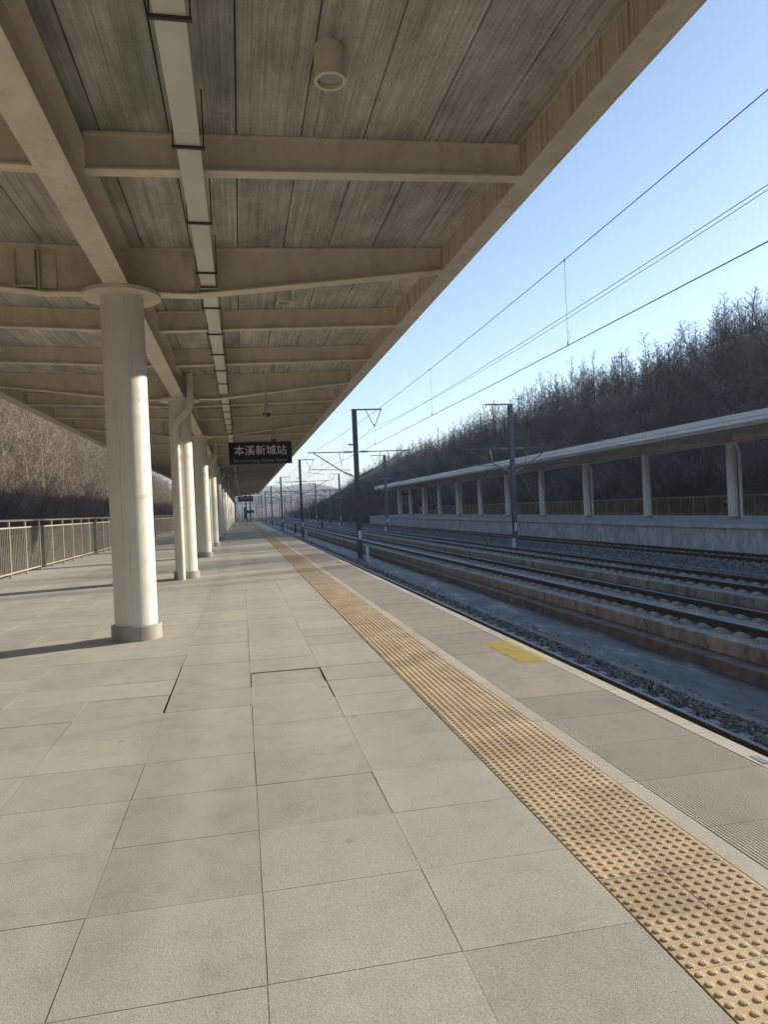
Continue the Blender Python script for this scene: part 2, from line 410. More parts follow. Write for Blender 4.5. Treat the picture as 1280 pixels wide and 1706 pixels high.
for r_ in range(-22, 222):
    y = ROWS0 + r_*ROW
    if y+ROW > YE: break
    for i in range(len(XJ)-1):
        wx = XJ[i+1]-XJ[i]; xc = (XJ[i]+XJ[i+1])/2
        g = rng.choices(GAPS, (6, 3, .5))[0]
        dz = rng.uniform(-.0012, .0012)
        loc = (XJ[i]+g/2+rng.uniform(-.0006, .0006), y+g/2+rng.uniform(-.001, .001), dz)
        if r_ == 11 and i == 10: loc = (loc[0]+.006, loc[1]-.020, -.0055); g = .014    # the sunk slab with the open joint
        if r_ in (10, 11, 12) and i == 8: loc = (loc[0]-.010+.003*(r_-10), loc[1], loc[2]); g = .012
        if r_ in (10, 11) and i == 11: loc = (loc[0]+.010, loc[1]-.002, .0005); g = .014
        if r_ == 4 and i in (6, 7): loc = (loc[0], loc[1]-.003, loc[2])
        near = (y < 13.2 and fwd(xc, y+.3)) and cnt < 270
        if near:
            o = link('paving_slab', slab_data(wx, g), floor, loc); cnt += 1
            o.rotation_euler = (rng.uniform(-.0012, .0012), rng.uniform(-.001, .001), rng.uniform(-.0009, .0009))
        elif y < 62:
            k = len(restslab.v); sm = slabmesh(wx-g, ROW-g)
            restslab.v += [(a+loc[0], b_+loc[1], c+loc[2]) for a, b_, c in sm.v]
            restslab.f += [tuple(q+k for q in f) for f in sm.f]; restslab.m += sm.m
        elif i % 2 == 0:
            wx2 = XJ[i+2]-XJ[i]
            restslab.box(XJ[i]+.003, XJ[i]+wx2-.003, y+.003, y+ROW-.003, -.011, 0)
restslab.obj('paving_slab', 'paving_granite', floor, kind='stuff')

# ---- tactile warning tiles: 0.3 m, six by six domes
TX = 1.412
def tactile(m, x, y, nd=6, seg=10, z=0., base=True, s=.3, g=.0018):
    if base:
        m.quadbox([(x+g/2, y+g/2, -.011), (x+s-g/2, y+g/2, -.011), (x+s-g/2, y+s-g/2, -.011), (x+g/2, y+s-g/2, -.011), (x+g/2, y+g/2, z), (x+s-g/2, y+g/2, z), (x+s-g/2, y+s-g/2, z), (x+g/2, y+s-g/2, z)])
    p = s/nd
    for a in range(nd):
        for c in range(nd):
            cx = x+p*(a+.5); cy = y+p*(c+.5); k = len(m.v)
            for r, h in ((.0150, 0), (.0128, .0038), (.0100, .0046)):
                for q in range(seg):
                    t = 2*math.pi*q/seg; m.v.append((cx+r*math.cos(t), cy+r*math.sin(t), z+h))
            for l in range(2):
                for q in range(seg):
                    j = (q+1) % seg; m.f.append((k+l*seg+q, k+l*seg+j, k+(l+1)*seg+j, k+(l+1)*seg+q)); m.m.append(m.mi)
            m.f.append(tuple(k+2*seg+q for q in range(seg))); m.m.append(m.mi)
tm = MB(); tactile(tm, 0, 0); tmesh = tm.mesh('tactile_tile', 'tactile_tile', smooth=True)
TW = .3035
rest = MB(); yy = ROWS0 - 8*ROW
while yy < YE-.4:
    for j in range(2):
        x = TX + j*.302
        if 0.4 < yy < 15:
            o = link('tactile_tile', tmesh, floor, (x, yy, rng.uniform(-.0006, .001)), scale=(1, TW/.3, 1))
            o.rotation_euler.z = rng.uniform(-.001, .001)
        elif 0 < yy < 34: tactile(rest, x, yy, 6, 6, s=.3)
        elif yy >= 34 and yy < 70:
            rest.box(x, x+.3, yy, yy+TW-.002, -.011, 0)
            for q in range(6): rest.frust(x+.05*q+.012, x+.05*q+.038, yy+.01, yy+TW-.012, 0, .0045, .003)
        else: rest.box(x, x+.3, yy, yy+TW-.002, -.011, .001)
    yy += TW
rest.obj('tactile_tile', 'tactile_tile', floor, kind='stuff')

# ---- smooth border strip beside the tactile band
SX = TX+.606
sm_cache = {}
for k in range(-6, 90):
    y = ROWS0 + k*1.214
    if y > YE-1.3: break
    L = 1.214
    m = MB(); m.frust(0, .108, 0, L-.003, -.011, rng.uniform(-.0005, .0008), .001)
    if y < 26: m.obj('border_strip', 'pale_strip_stone' if k == 5 else 'smooth_strip_stone', floor, (SX, y, 0))
    else:
        m2 = MB(); m2.frust(0, .108, 0, YE-y, -.011, 0, .001); m2.obj('border_strip', 'smooth_strip_stone', floor, (SX, y, 0)); break

# ---- ribbed edge slabs
RX = SX+.112; RW = EX-.135-RX
def ribprof(y0, y1, m, nr=42, z=0.):
    p = RW/nr; prof = [(0, -.011)]
    top = []
    for i in range(nr):
        a = i*p
        top += [(a+.0005, z-.0045), (a+p*.22, z-.0045), (a+p*.36, z), (a+p*.84, z), (a+p*.98, z-.0045)]
    prof = [(0, -.011), (RW, -.011)] + list(reversed(top))
    m.prism(prof, y0, y1, 'y')
rm = MB(); ribprof(.003, ROW-.003, rm); rmesh = rm.mesh('ribbed_slab', 'ribbed_stone')
em = MB(); em.frust(0, .128, .002, ROW-.002, -.05, 0, .004, .001); emesh = em.mesh('edge_stone', 'smooth_strip_stone')
rest = MB(); rest2 = MB()
k = -20
while True:
    y = ROWS0 + k*ROW
    if y > YE-ROW: break
    if 0 < y < 22:
        link('ribbed_slab', rmesh, floor, (RX, y, rng.uniform(-.0012, .0012)))
        link('edge_stone', emesh, floor, (EX-.13, y, .001))
    elif 22 <= y < 60:
        m = MB(); ribprof(0, ROW-.005, m, 42); n0 = len(rest.v)
        rest.v += [(a+RX, b_+y, c) for a, b_, c in m.v]; rest.f += [tuple(q+n0 for q in f) for f in m.f]; rest.m += m.m
        rest2.box(EX-.13, EX-.002, y, y+ROW-.003, -.05, .001)
    else:
        rest.box(RX, RX+RW, y, y+ROW-.006, -.011, -.001); rest2.box(EX-.13, EX-.002, y, y+ROW-.003, -.05, .001)
    k += 1
rest.obj('ribbed_slab', 'ribbed_stone', floor, kind='stuff'); rest2.obj('edge_stone', 'smooth_strip_stone', floor, kind='stuff')
# worn yellow marking across two ribbed slabs (lies on the ribs)
m = MB(); nr = 42; p = RW/nr
for i in range(nr):
    x = RX+i*p+p*.36
    if 2.66 < x < 2.955: m.box(x, x+p*.48, 6.72, 7.86, .0012, .0022)
m.box(2.962, 3.0, 6.72, 7.86, .0022, .0032)
m.obj('painted_marking', 'worn_yellow_paint', label='worn yellow painted patch on the ribbed slabs at the platform edge', category='floor marking')
m = MB(); m.quadbox([(2.955, 3.70, .0022), (3.0, 3.68, .0022), (3.012, 3.80, .0022), (2.965, 3.83, .0022)] + [(2.955, 3.70, .0032), (3.0, 3.68, .0032), (3.012, 3.80, .0032), (2.965, 3.83, .0032)])
m.obj('tape_scrap', 'blue_tape', label='small faded blue scrap stuck to the pale edge stone', category='tape')

# ---- ditch floor, kerb
m = MB(); m.box(2.9, 24.2, -40, 420, -2.11, -2.05); m.obj('drainage_channel', 'ditch_concrete', kind='structure')
m = MB()
for k in range(-8, 90): m.box(7.62, 7.86, k*3.0, k*3.0+2.985, -2.0501, -1.985)
m.obj('channel_kerb', 'kerb_concrete', kind='structure')
# fill between the two slab tracks
m = MB(); m.box(12.7, 14.4, -40, 420, -2.05, -1.86); m.box(17.3, 19.2, -40, 420, -2.05, -1.93); m.obj('track_fill', 'slab_top_concrete', kind='structure')
m = MB()
for k in range(-8, 80): m.box(19.25, 19.45, k*4.0, k*4.0+3.985, -2.05, -1.60)
m.obj('ballast_wall', 'kerb_concrete', label='low concrete wall holding back the ballast of the far track', category='low wall')

# ---- ballast beds with real lumps
ZR = -1.262
def ballast(x0, xa, xb, x1, ztop, zb, y0, y1):
    ysb = np.arange(y0, y1, 2.0); prof = [(x0, zb), (xa, ztop), (xb, ztop), (x1, zb)]
    v = []; f = []
    for y in ysb:
        for x, z in prof: v.append((x, y, z))
    for j in range(len(ysb)-1):
        for i in range(3): f.append((j*4+i, j*4+i+1, (j+1)*4+i+1, (j+1)*4+i))
    me = bpy.data.meshes.new('ballast'); me.from_pydata(v, [], f); me.materials.append(MATS['ballast_stone'])
    return link('ballast', me, kind='structure')
ballast(3.0, 3.2, 6.55, 7.55, -1.50, -1.99, -40, 420)
ballast(19.5, 20.55, 23.7, 24.1, -1.47, -1.62, -40, 420)
# fill the back side of ballast with stones as stuff
def blob(seed, n=1, s=(1, 1, 1)):
    r = random.Random(seed); import bmesh
    bm = bmesh.new(); bmesh.ops.create_icosphere(bm, subdivisions=1, radius=1)
    for v in bm.verts: v.co *= r.uniform(.62, 1.12); v.co.x *= s[0]; v.co.y *= s[1]; v.co.z *= s[2]
    me = bpy.data.meshes.new('stone'); bm.to_mesh(me); bm.free(); return me
def scatter(name, pts, protos, smin, smax, kind='stuff', rot3=True, **props):
    """points mesh + geometry nodes instances of unlinked prototype meshes"""
    c = bpy.data.collections.new(name+'_pieces')
    for i, me in enumerate(protos):
        c.objects.link(bpy.data.objects.new(name+'_piece', me))
    me = bpy.data.meshes.new(name); me.from_pydata(pts, [], [])
    o = link(name, me, kind=kind, **props)
    g = bpy.data.node_groups.new(name, 'GeometryNodeTree')
    g.interface.new_socket('Geometry', in_out='INPUT', socket_type='NodeSocketGeometry')
    g.interface.new_socket('Geometry', in_out='OUTPUT', socket_type='NodeSocketGeometry')
    gi = g.nodes.new('NodeGroupInput'); go = g.nodes.new('NodeGroupOutput')
    mp = g.nodes.new('GeometryNodeMeshToPoints'); ip = g.nodes.new('GeometryNodeInstanceOnPoints')
    ci = g.nodes.new('GeometryNodeCollectionInfo'); ci.inputs[0].default_value = c; ci.inputs[1].default_value = True; ci.inputs[2].default_value = True
    ip.inputs['Pick Instance'].default_value = True
    rv = g.nodes.new('FunctionNodeRandomValue'); rv.data_type = 'FLOAT_VECTOR'
    rv.inputs[0].default_value = (0, 0, 0); rv.inputs[1].default_value = (6.283, 6.283, 6.283) if rot3 else (.12, .12, 6.283)
    rs = g.nodes.new('FunctionNodeRandomValue'); rs.data_type = 'FLOAT'; rs.inputs[2].default_value = smin; rs.inputs[3].default_value = smax; rs.inputs['Seed'].default_value = 5
    L = g.links.new
    L(gi.outputs[0], mp.inputs[0]); L(mp.outputs[0], ip.inputs['Points']); L(ci.outputs[0], ip.inputs['Instance'])
    L(rv.outputs[0], ip.inputs['Rotation']); L(rs.outputs[1], ip.inputs['Scale']); L(ip.outputs[0], go.inputs[0])
    md = o.modifiers.new('scatter', 'NODES'); md.node_group = g
    return o
stones = []
for i in range(6):
    me = blob(i, s=(1, rng.uniform(.7, 1), rng.uniform(.55, .8))); me.materials.append(MATS['loose_stone']); stones.append(me)
r = random.Random(3); pts = []
def bz(x, x0, xa, xb, x1, zt, zb):
    if x < xa: return zb+(zt-zb)*(x-x0)/(xa-x0)
    if x > xb: return zt+(zb-zt)*(x-xb)/(x1-xb)
    return zt
for _ in range(46000):
    y = 1.5+ (r.random()**1.9)*120; x = r.uniform(5.7, 7.62)
    pts.append((x, y, bz(x, 3., 3.2, 6.55, 7.55, -1.50, -1.99)+r.uniform(-.012, .012)))
for _ in range(650):        # strays on the channel floor
    y = 3+(r.random()**1.7)*70; x = 7.7+abs(r.gauss(0, .22)); pts.append((x, y, -2.04))
for _ in range(6000):
    y = 1.5+r.random()*25; x = r.uniform(3.3, 5.6); pts.append((x, y, -1.5+r.uniform(-.012, .012)))
scatter('loose_ballast', pts, stones, .028, .055, label='dark grey loose ballast stones beside the nearest rail', category='ballast')
pts = []
for _ in range(26000):
    y = 15+(r.random()**1.5)*125; x = r.uniform(19.5, 24.0)
    pts.append((x, y, bz(x, 19.5, 20.55, 23.7, 24.1, -1.47, -1.62)+r.uniform(-.015, .02)))
scatter('loose_ballast', pts, stones, .035, .06, label='dark ballast stones of the track along the far platform', category='ballast')

# ---- rails
RP = [(-.075, 0), (.075, 0), (.075, .012), (.012, .032), (.010, .125), (.036, .135), (.036, .168), (.028, .176), (-.028, .176), (-.036, .168), (-.036, .135), (-.010, .125), (-.012, .032), (-.075, .012)]
def rail(parent, x, y0, y1, headmat):
    m = MB(); m.mi = 0; m.prism([(u, v) for u, v in RP], y0, y1, 'y')
    for i, f in enumerate(m.f):
        if i in (6, 7, 8): m.m[i] = 1
    m.obj('rail', ['rail_side', headmat], parent, (x, 0, ZR-.176))
def ballast_track(xc, label, headmat, ysl0, nsl):
    t = thing('railway_track', label, 'railway track', (0, 0, 0))
    for s in (-1, 1): rail(t, xc+s*.7535, -40, 420, headmat)
    m = MB(); n0 = []
    m.quadbox([(-1.3, -.15, -.22), (1.3, -.15, -.22), (1.3, .15, -.22), (-1.3, .15, -.22), (-1.26, -.1, 0), (1.26, -.1, 0), (1.26, .1, 0), (-1.26, .1, 0)])
    for s in (-1, 1):
        for q in (-1, 1): m.frust(s*.7535+q*.13-.045, s*.7535+q*.13+.045, -.06, .06, 0, .045, .015)
    sm_ = m.mesh('sleeper', 'sleeper_concrete')
    for i in range(nsl):
        o = link('sleeper', sm_, t, (xc+rng.uniform(-.01, .01), ysl0+i*.6, ZR-.180)); o.rotation_euler.z = rng.uniform(-.006, .006)
    rest = MB()
    for i in range(nsl, 480):
        y = ysl0+i*.6
        if y > 300: break
        rest.frust(xc-1.3, xc+1.3, y-.15, y+.15, ZR-.3, ZR-.180, .04, .05)
    rest.obj('sleeper', 'sleeper_concrete', t, kind='stuff')
    return t
ballast_track(4.87, 'nearest ballasted track hugging the near platform edge, bright rail head', 'rail_head', 0.1, 160)
ballast_track(22.25, 'rusty brown ballasted track along the wall of the far platform', 'rail_head_worn', 10., 160)

# ---- slab tracks
def slab_track(xc, label, base=True):
    t = thing('railway_track', label, 'railway track', (0, 0, 0))
    for s in (-1, 1): rail(t, xc+s*.7535, -40, 420, 'rail_head')
    m = MB(); m.mi = 0
    m.box(-1.4, 1.4, .02, 4.98, -1.80-ZR+1.28-1.28, 0)
    m = MB(); c = .012
    m.prism([(-1.4, -.31), (1.4, -.31), (1.4, -c), (1.4-c, 0), (-1.4+c, 0), (-1.4, -c)], .02, 4.98, 'y')
    m.m[4-0-0] = 0
    for i, f in enumerate(m.f):
        if i == 3: m.m[i] = 1
    pm = m.mesh('track_slab', ['slab_concrete', 'slab_top_concrete'])
    for k in range(-5, 55): link('track_slab', pm, t, (xc+rng.uniform(-.004, .004), k*5.0+1.3, ZR-.215+rng.uniform(-.003, .003)))
    rest = MB(); rest.box(xc-1.4, xc+1.4, 276.3, 420, ZR-.52, ZR-.215); rest.obj('track_slab', 'slab_concrete', t, kind='stuff')
    m = MB(); m.box(-1.83, 1.83, .01, 6.49, -2.05, -1.80); bmz = m.mesh('base_slab', 'base_concrete')
    for k in range(-6, 40): link('base_slab', bmz, t, (xc+rng.uniform(-.012, .012), k*6.5-.8, -.003+rng.uniform(-.004, .004)))
    rest = MB(); rest.box(xc-1.83, xc+1.83, 259.2, 420, -2.05, -1.803); rest.obj('base_slab', 'base_concrete', t, kind='stuff')
    m = MB(); m.frust(-.33, .33, -.17, .17, 0, .05, .035); m.frust(-.30, -.12, -.13, .13, .048, .098, .05, .045); m.frust(.12, .30, -.13, .13, .048, .098, .05, .045)
    seat = m.mesh('rail_seat', 'slab_top_concrete')
    rest = MB(); n = 0
    for k in range(-10, 330):
        y = k*.65+.4
        for s in (-1, 1):
            if 8 < y and n < 298: link('rail_seat', seat, t, (xc+s*.7535, y, ZR-.217)); n += 1
            elif y > 8: rest.frust(xc+s*.7535-.3, xc+s*.7535+.3, y-.15, y+.15, ZR-.217, ZR-.13, .06)
            else: rest.frust(xc+s*.7535-.3, xc+s*.7535+.3, y-.15, y+.15, ZR-.217, ZR-.13, .06)
    rest.obj('rail_seat', 'slab_top_concrete', t, kind='stuff')
    return t
slab_track(11.25, 'concrete slab track in the middle, nearer one, with stepped stained side wall')
slab_track(15.85, 'concrete slab track in the middle, farther one, beside the right mast row')

# ================================================================== CANOPIES
def ibeam_y(m, x, y0, y1, zb, zt, fw, tw=.02, tf=.02):
    m.box(x-fw/2, x+fw/2, y0, y1, zb, zb+tf); m.box(x-fw/2, x+fw/2, y0, y1, zt-tf, zt); m.box(x-tw/2, x+tw/2, y0, y1, zb+tf, zt-tf)
def canopy(xc, xl, xr, label, far=False):
    t = thing('platform_canopy', label, 'canopy', (0, 0, -.12 if far else 0))
    YA = Y0+1; YB = YE-.6
    zs = lambda x: 5.195 + abs(x-xc)*.027             # soffit height
    cols_y = [10.06+9*k for k in range(-2, 14)]
    # columns
    cm = MB(); cm.lathe([(.275, .0), (.275, 4.55)], 0, 0, 40); colm = cm.mesh('column', 'column_paint', True)
    capm = MB(); capm.lathe([(.50, 4.55), (.50, 4.60)], 0, 0, 40); capmesh = capm.mesh('cap_plate', 'cream_paint', True)
    skm = MB(); n = 40
    for a0, a1 in ((0.0, 1.02), (1.03, 2.08), (2.09, 3.13), (3.14, 4.18), (4.19, 4.98), (4.99, 6.27)):
        seg = max(4, int((a1-a0)*6)); k = len(skm.v)
        for i in range(seg+1):
            a = a0+(a1-a0)*i/seg; c, s = math.cos(a), math.sin(a)
            for r_, z in ((.325, 0.), (.325, .185), (.318, .192), (.28, .192)): skm.v.append((r_*c, r_*s, z))
        for i in range(seg):
            for l in range(3): skm.f.append((k+i*4+l, k+(i+1)*4+l, k+(i+1)*4+l+1, k+i*4+l+1)); skm.m.append(0)
        skm.f.append((k, k+1, k+2, k+3)); skm.m.append(0)
        e = k+seg*4; skm.f.append((e+3, e+2, e+1, e)); skm.m.append(0)
    skmesh = skm.mesh('base_skirt', 'skirt_stone', True)
    for ci, cy in enumerate(cols_y):
        c = link('column', colm, t, (xc, cy, .1195 if far else 0))
        link('cap_plate', capmesh, c, (0, 0, -.1195 if far else 0)); link('base_skirt', skmesh, c)
        if ci % 2 == 1:
            p = MB(); r_ = .095; sx = -1 if not far else .62
            if not far: pts = [(-.10, -.40, 0.0), (-.10, -.40, 3.86), (-.06, -.41, 3.97), (.24, -.42, 4.28), (.30, -.42, 4.40), (.30, -.42, 5.19)]
            else: pts = [(.38, -.22, 0.0), (.38, -.22, 3.86), (.36, -.22, 3.97), (.13, -.36, 4.28), (.08, -.38, 4.40), (.08, -.38, 5.19)]
            p.path(pts, r_, 16)
            for z in ((1.7, 3.2) if not far else (2.,)): p.lathe([(.104, z), (.104, z+.05)], pts[0][0], pts[0][1], 16)
            p.obj('drain_pipe', 'column_paint', c, smooth=True)
    # central longitudinal beam between the columns, bottom a little above the cap
    for k in range(len(cols_y)-1):
        a, b_ = cols_y[k]+.16, cols_y[k+1]-.16
        m = MB(); ibeam_y(m, xc, a, b_, 4.602, 5.17, .30)
        if not far:
            for yy in (a+.35, b_-.35):
                for s in (-1, 1): m.box(xc+s*.012-.006, xc+s*.012+.006, yy-.12, yy+.12, 4.72, 5.08)
        m.obj('longitudinal_beam', 'cream_paint', t)
    # main tapered beams
    def cross(y, main, full):
        m = MB(); hw = .11 if main else .075; tf = .02
        for s, xe in ((1, xr-.22), (-1, xl+.22)):
            L = abs(xe-xc); x0 = .0 if main else .16
            if main:
                st = [(x0, 4.602), (.95, 4.585), (L, 4.985)]
            else:
                st = [(x0, zs(xc)-.355), (L, zs(xe)-.34)]
            top = lambda d: zs(xc+s*d)-.004
            for (d0, b0), (d1, b1) in zip(st, st[1:]):
                X0, X1 = xc+s*d0, xc+s*d1
                t0, t1 = top(d0), top(d1)
                def slabz(za0, za1, zb0, zb1, h):
                    p = [(X0, y-h, za0), (X1, y-h, za1), (X1, y+h, za1), (X0, y+h, za0), (X0, y-h, zb0), (X1, y-h, zb1), (X1, y+h, zb1), (X0, y+h, zb0)]
                    m.quadbox(p)
                slabz(b0, b1, b0+tf, b1+tf, hw); slabz(t0-tf, t1-tf, t0, t1, hw); slabz(b0+tf, b1+tf, t0-tf, t1-tf, .01)
            if main and full:
                for dd in (1.0,) :
                    X = xc+s*dd; m.box(X-.006, X+.006, y-hw+.005, y+hw-.005, 4.62, top(dd)-tf)
                X = xc+s*L; m.box(X-.02, X-.008, y-hw, y+hw, 5.02, top(L)-tf)
            if not main: X = xc+s*(L); m.box(X-.012, X-.002, y-.07, y+.07, zs(xe)-.32, zs(xe)-.03)
        nm = 'main_beam' if main else 'cross_beam'
        o = m.obj(nm, 'cream_paint', t)
        if main and full:
          for s in (-1, 1):
                p = MB(); X = xc+s*.885
                p.box(X-.085, X+.085, y-.040, y-.0105, 4.66, 5.13)
                po = p.obj('splice_plate', 'cream_paint', o)
                q = MB()
                for i in range(5):
                    for j in (-1, 1): q.tube((X+j*.045, y-.040, 4.71+i*.092), (X+j*.045, y-.062, 4.71+i*.092), .021, n=8)
                q.obj('bolt', 'cream_paint', o, kind='stuff')
          for X in (xc+1.15, xc-1.17):     # tray opening frames
            q = MB(); q.box(X-.13, X+.13, y-hw-.004, y-.0105, 4.66, 4.672); q.box(X-.13, X-.12, y-hw-.004, y-.0105, 4.672, 5.15); q.box(X+.12, X+.13, y-hw-.004, y-.0105, 4.672, 5.15)
            q.obj('opening_frame', 'cream_paint', o)
        elif full:
            q = MB()
            for s in (-1, 1):
                xe = xc+s*.24
                for i in range(3):
                    q.tube((xe, y-.0105, zs(xc)-.27+i*.085), (xe, y-.026, zs(xc)-.27+i*.085), .014, n=6)
                    X2 = (xr if s > 0 else xl) - s*.29
                    q.tube((X2, y-.0105, zs(X2)-.27+i*.085), (X2, y-.026, zs(X2)-.27+i*.085), .014, n=6)
            q.obj('bolt', 'cream_paint', o, kind='stuff')
    for k, cy in enumerate(cols_y):
        full = (not far) and cy < 40
        cross(cy, True, full)
        for d in (3, 6):
            if cy+d < YB-.5: cross(cy+d, False, (not far) and cy < 25)
    # edge beams
    for s, xe in ((1, xr), (-1, xl)):
        for k in range(-2, 14):
            ya = 10.06+9*k-.5 if k > -2 else YA; yb = 10.06+9*(k+1)-.506
            if yb > YB-3: yb = YB
            if ya > YB-3: break
            m = MB(); x0, x1 = sorted((xe-s*.22, xe)); xi0, xi1 = sorted((xe-s*.22, xe-s*.208))
            zt = zs(xe)-.004
            m.mi = 0; m.box(x0, x1, ya, yb, 4.965, 4.98)                      # bottom flange
            m.mi = 1; m.box(xi0, xi1, ya, yb, 4.9801, zt-.012)                # stained web
            m.mi = 0; m.box(x0, x1, ya, yb, zt-.012, zt)
            m.obj('edge_beam', ['column_paint', 'column_paint'] if far else ['cream_paint', 'rust_streaked_cream'], t)
            m = MB(); a0, a1 = sorted((xe, xe+s*.035)); m.box(a0, a1, ya, yb, 4.95 if not far else 5.13, 5.36 if not far else 5.63)
            m.obj('fascia', 'fascia_white' if far else 'cream_paint', t)
    # deck panels: boards along the platform with recessed joints
    n = 15; pw = (xr-xl-.02)/n
    def panel(m, x0, x1, y0, y1, ribs=True):
        g = .0045; a, b_ = x0+g, x1-g; za, zb = zs(a), zs(b_)
        if not ribs:
            m.quadbox([(a, y0, za), (b_, y0, zb), (b_, y1, zb), (a, y1, za), (a, y0, za+.05), (b_, y0, zb+.05), (b_, y1, zb+.05), (a, y1, za+.05)]); return
        nr = 5; bot = []
        for i in range(nr):
            u0 = i/nr; u1 = (i+1)/nr; q = .010/(b_-a)
            for u, dz in ((u0+q*.5, 0), (u1-q, 0), (u1-q*.6, .006), (u1, .006)):
                bot.append((a+(b_-a)*min(u, 1), za+(zb-za)*min(u, 1)+dz))
        bot[-2] = (b_-.0005, zb); bot[-1] = (b_, zb)
        m.prism(bot+[(b_, zb+.05), (a, za+.05)], y0, y1, 'y')
    ys_ = [YA]+[cy+d for cy in cols_y for d in (0, 3, 6) if YA < cy+d < YB-1]+[YB]
    rest = MB(); cntp = 0
    for j in range(len(ys_)-1):
        for i in range(n):
            x0 = xl+.01+i*pw; x1 = x0+pw
            vis = ys_[j+1] > 3.9
            if not far and vis and cntp < 285:
                m = MB(); panel(m, x0, x1, ys_[j]+.004, ys_[j+1]-.004); m.obj('roof_panel', 'deck_metal', t); cntp += 1
            else: panel(rest, x0, x1, ys_[j]+.004, ys_[j+1]-.004, False)
    rest.obj('roof_panel', 'deck_metal', t, kind='stuff')
    m = MB()
    for xa, xb in ((xl, xc), (xc, xr)):
        m.quadbox([(xa, YA, zs(xa)+.0505), (xb, YA, zs(xb)+.0505), (xb, YB, zs(xb)+.0505), (xa, YB, zs(xa)+.0505), (xa, YA, zs(xa)+.14), (xb, YA, zs(xb)+.14), (xb, YB, zs(xb)+.14), (xa, YB, zs(xa)+.14)])
    m.obj('roof_top', 'deck_dark_joint', t)
    m = MB()
    m.box(xl, xr, YB, YB+.03, 5.15, 5.36); m.obj('end_fascia', 'fascia_white' if far else 'cream_paint', t)
    return t
XC = -1.44
canopy(XC, -6.10, 3.22, 'long cream steel canopy overhead on the near platform with white round columns')
FXC = 28.3
canopy(FXC, 24.55, 32.2, 'white edged canopy on round columns over the far platform on the right', far=True)

# cable tray under the cross beams
tx0, tx1 = -.395, -.205
t = thing('cable_tray', 'pale boxed cable tray running lengthwise under the near canopy beams', 'cable tray', (0, 0, 0))
y = -12.; k = 0
while y < 128:
    m = MB(); m.box(tx0, tx1, y+.002, y+1.998, 4.715, 4.80); m.frust(tx0-.004, tx1+.004, y+.002, y+1.998, 4.708, 4.7149, 0, 0)
    # each main beam interrupts the tray
    m.obj('tray_section', 'tray_white', t); y += 2.0
tr = MB()
for k in range(-6, 80):
    yb = 6.2+1.6*k
    if yb > 127: break
    if min(abs(yb-(10.06+9*q)) for q in range(-2, 14)) < .3: continue
    m = MB(); m.box(tx0-.040, tx1+.040, yb-.014, yb+.014, 4.685, 4.7075)
    for s in (tx0-.03, tx1+.03): m.tube((s, yb, 4.7075), (s, yb, 5.19), .006, n=6)
    if yb < 70: m.obj('hanger', 'dark_steel', t)

# round downlights
def downlight(x, y, label):
    z = 5.195+abs(x-XC)*.027
    t = thing('ceiling_light', label, 'light', (x, y, z), 'round ceiling lights under the near canopy')
    m = MB(); m.lathe([(.122, 0), (.122, -.262), (.100, -.262), (.100, -.235)], 0, 0, 32, caps=False); m.obj('housing', 'cream_paint', t, smooth=True)
    m = MB(); m.lathe([(.0, -.24), (.0995, -.24)], 0, 0, 32, caps=False)
    m = MB(); m.lathe([(.0995, -.243), (.0995, -.236)], 0, 0, 32); m.obj('lens', 'lens_glass', t)
    m = MB(); m.lathe([(.130, -.245), (.130, -.268), (.102, -.268)], 0, 0, 32, caps=False); m.obj('rim', 'cream_paint', t, smooth=True)
    return t
proto = downlight(.84, 5.62, 'big round ceiling light nearest the camera under the near canopy')
ORD = ['first', 'second', 'third', 'fourth', 'fifth', 'sixth', 'seventh', 'eighth', 'ninth', 'tenth', 'eleventh', 'twelfth', 'thirteenth', 'fourteenth', 'fifteenth', 'sixteenth', 'seventeenth', 'eighteenth', 'nineteenth', 'twentieth', 'twenty-first', 'twenty-second']
labs = {1: 'round ceiling light just beyond the first main beam, right of the cable tray', 2: 'round ceiling light before the second main beam, right of the cable tray'}
for k in range(1, 20):
    copy_tree(proto, None, (.84, 5.62+6.08*k, proto.location.z), labs.get(k, ORD[k]+' round ceiling light from the camera in the row right of the cable tray'))
for k in range(0, 20):
    copy_tree(proto, None, (-3.72, 5.55+6*k, proto.location.z), 'round ceiling light just left of the first column, under the beams' if k == 2 else ORD[k]+' round ceiling light from the camera in the row on the railing side')

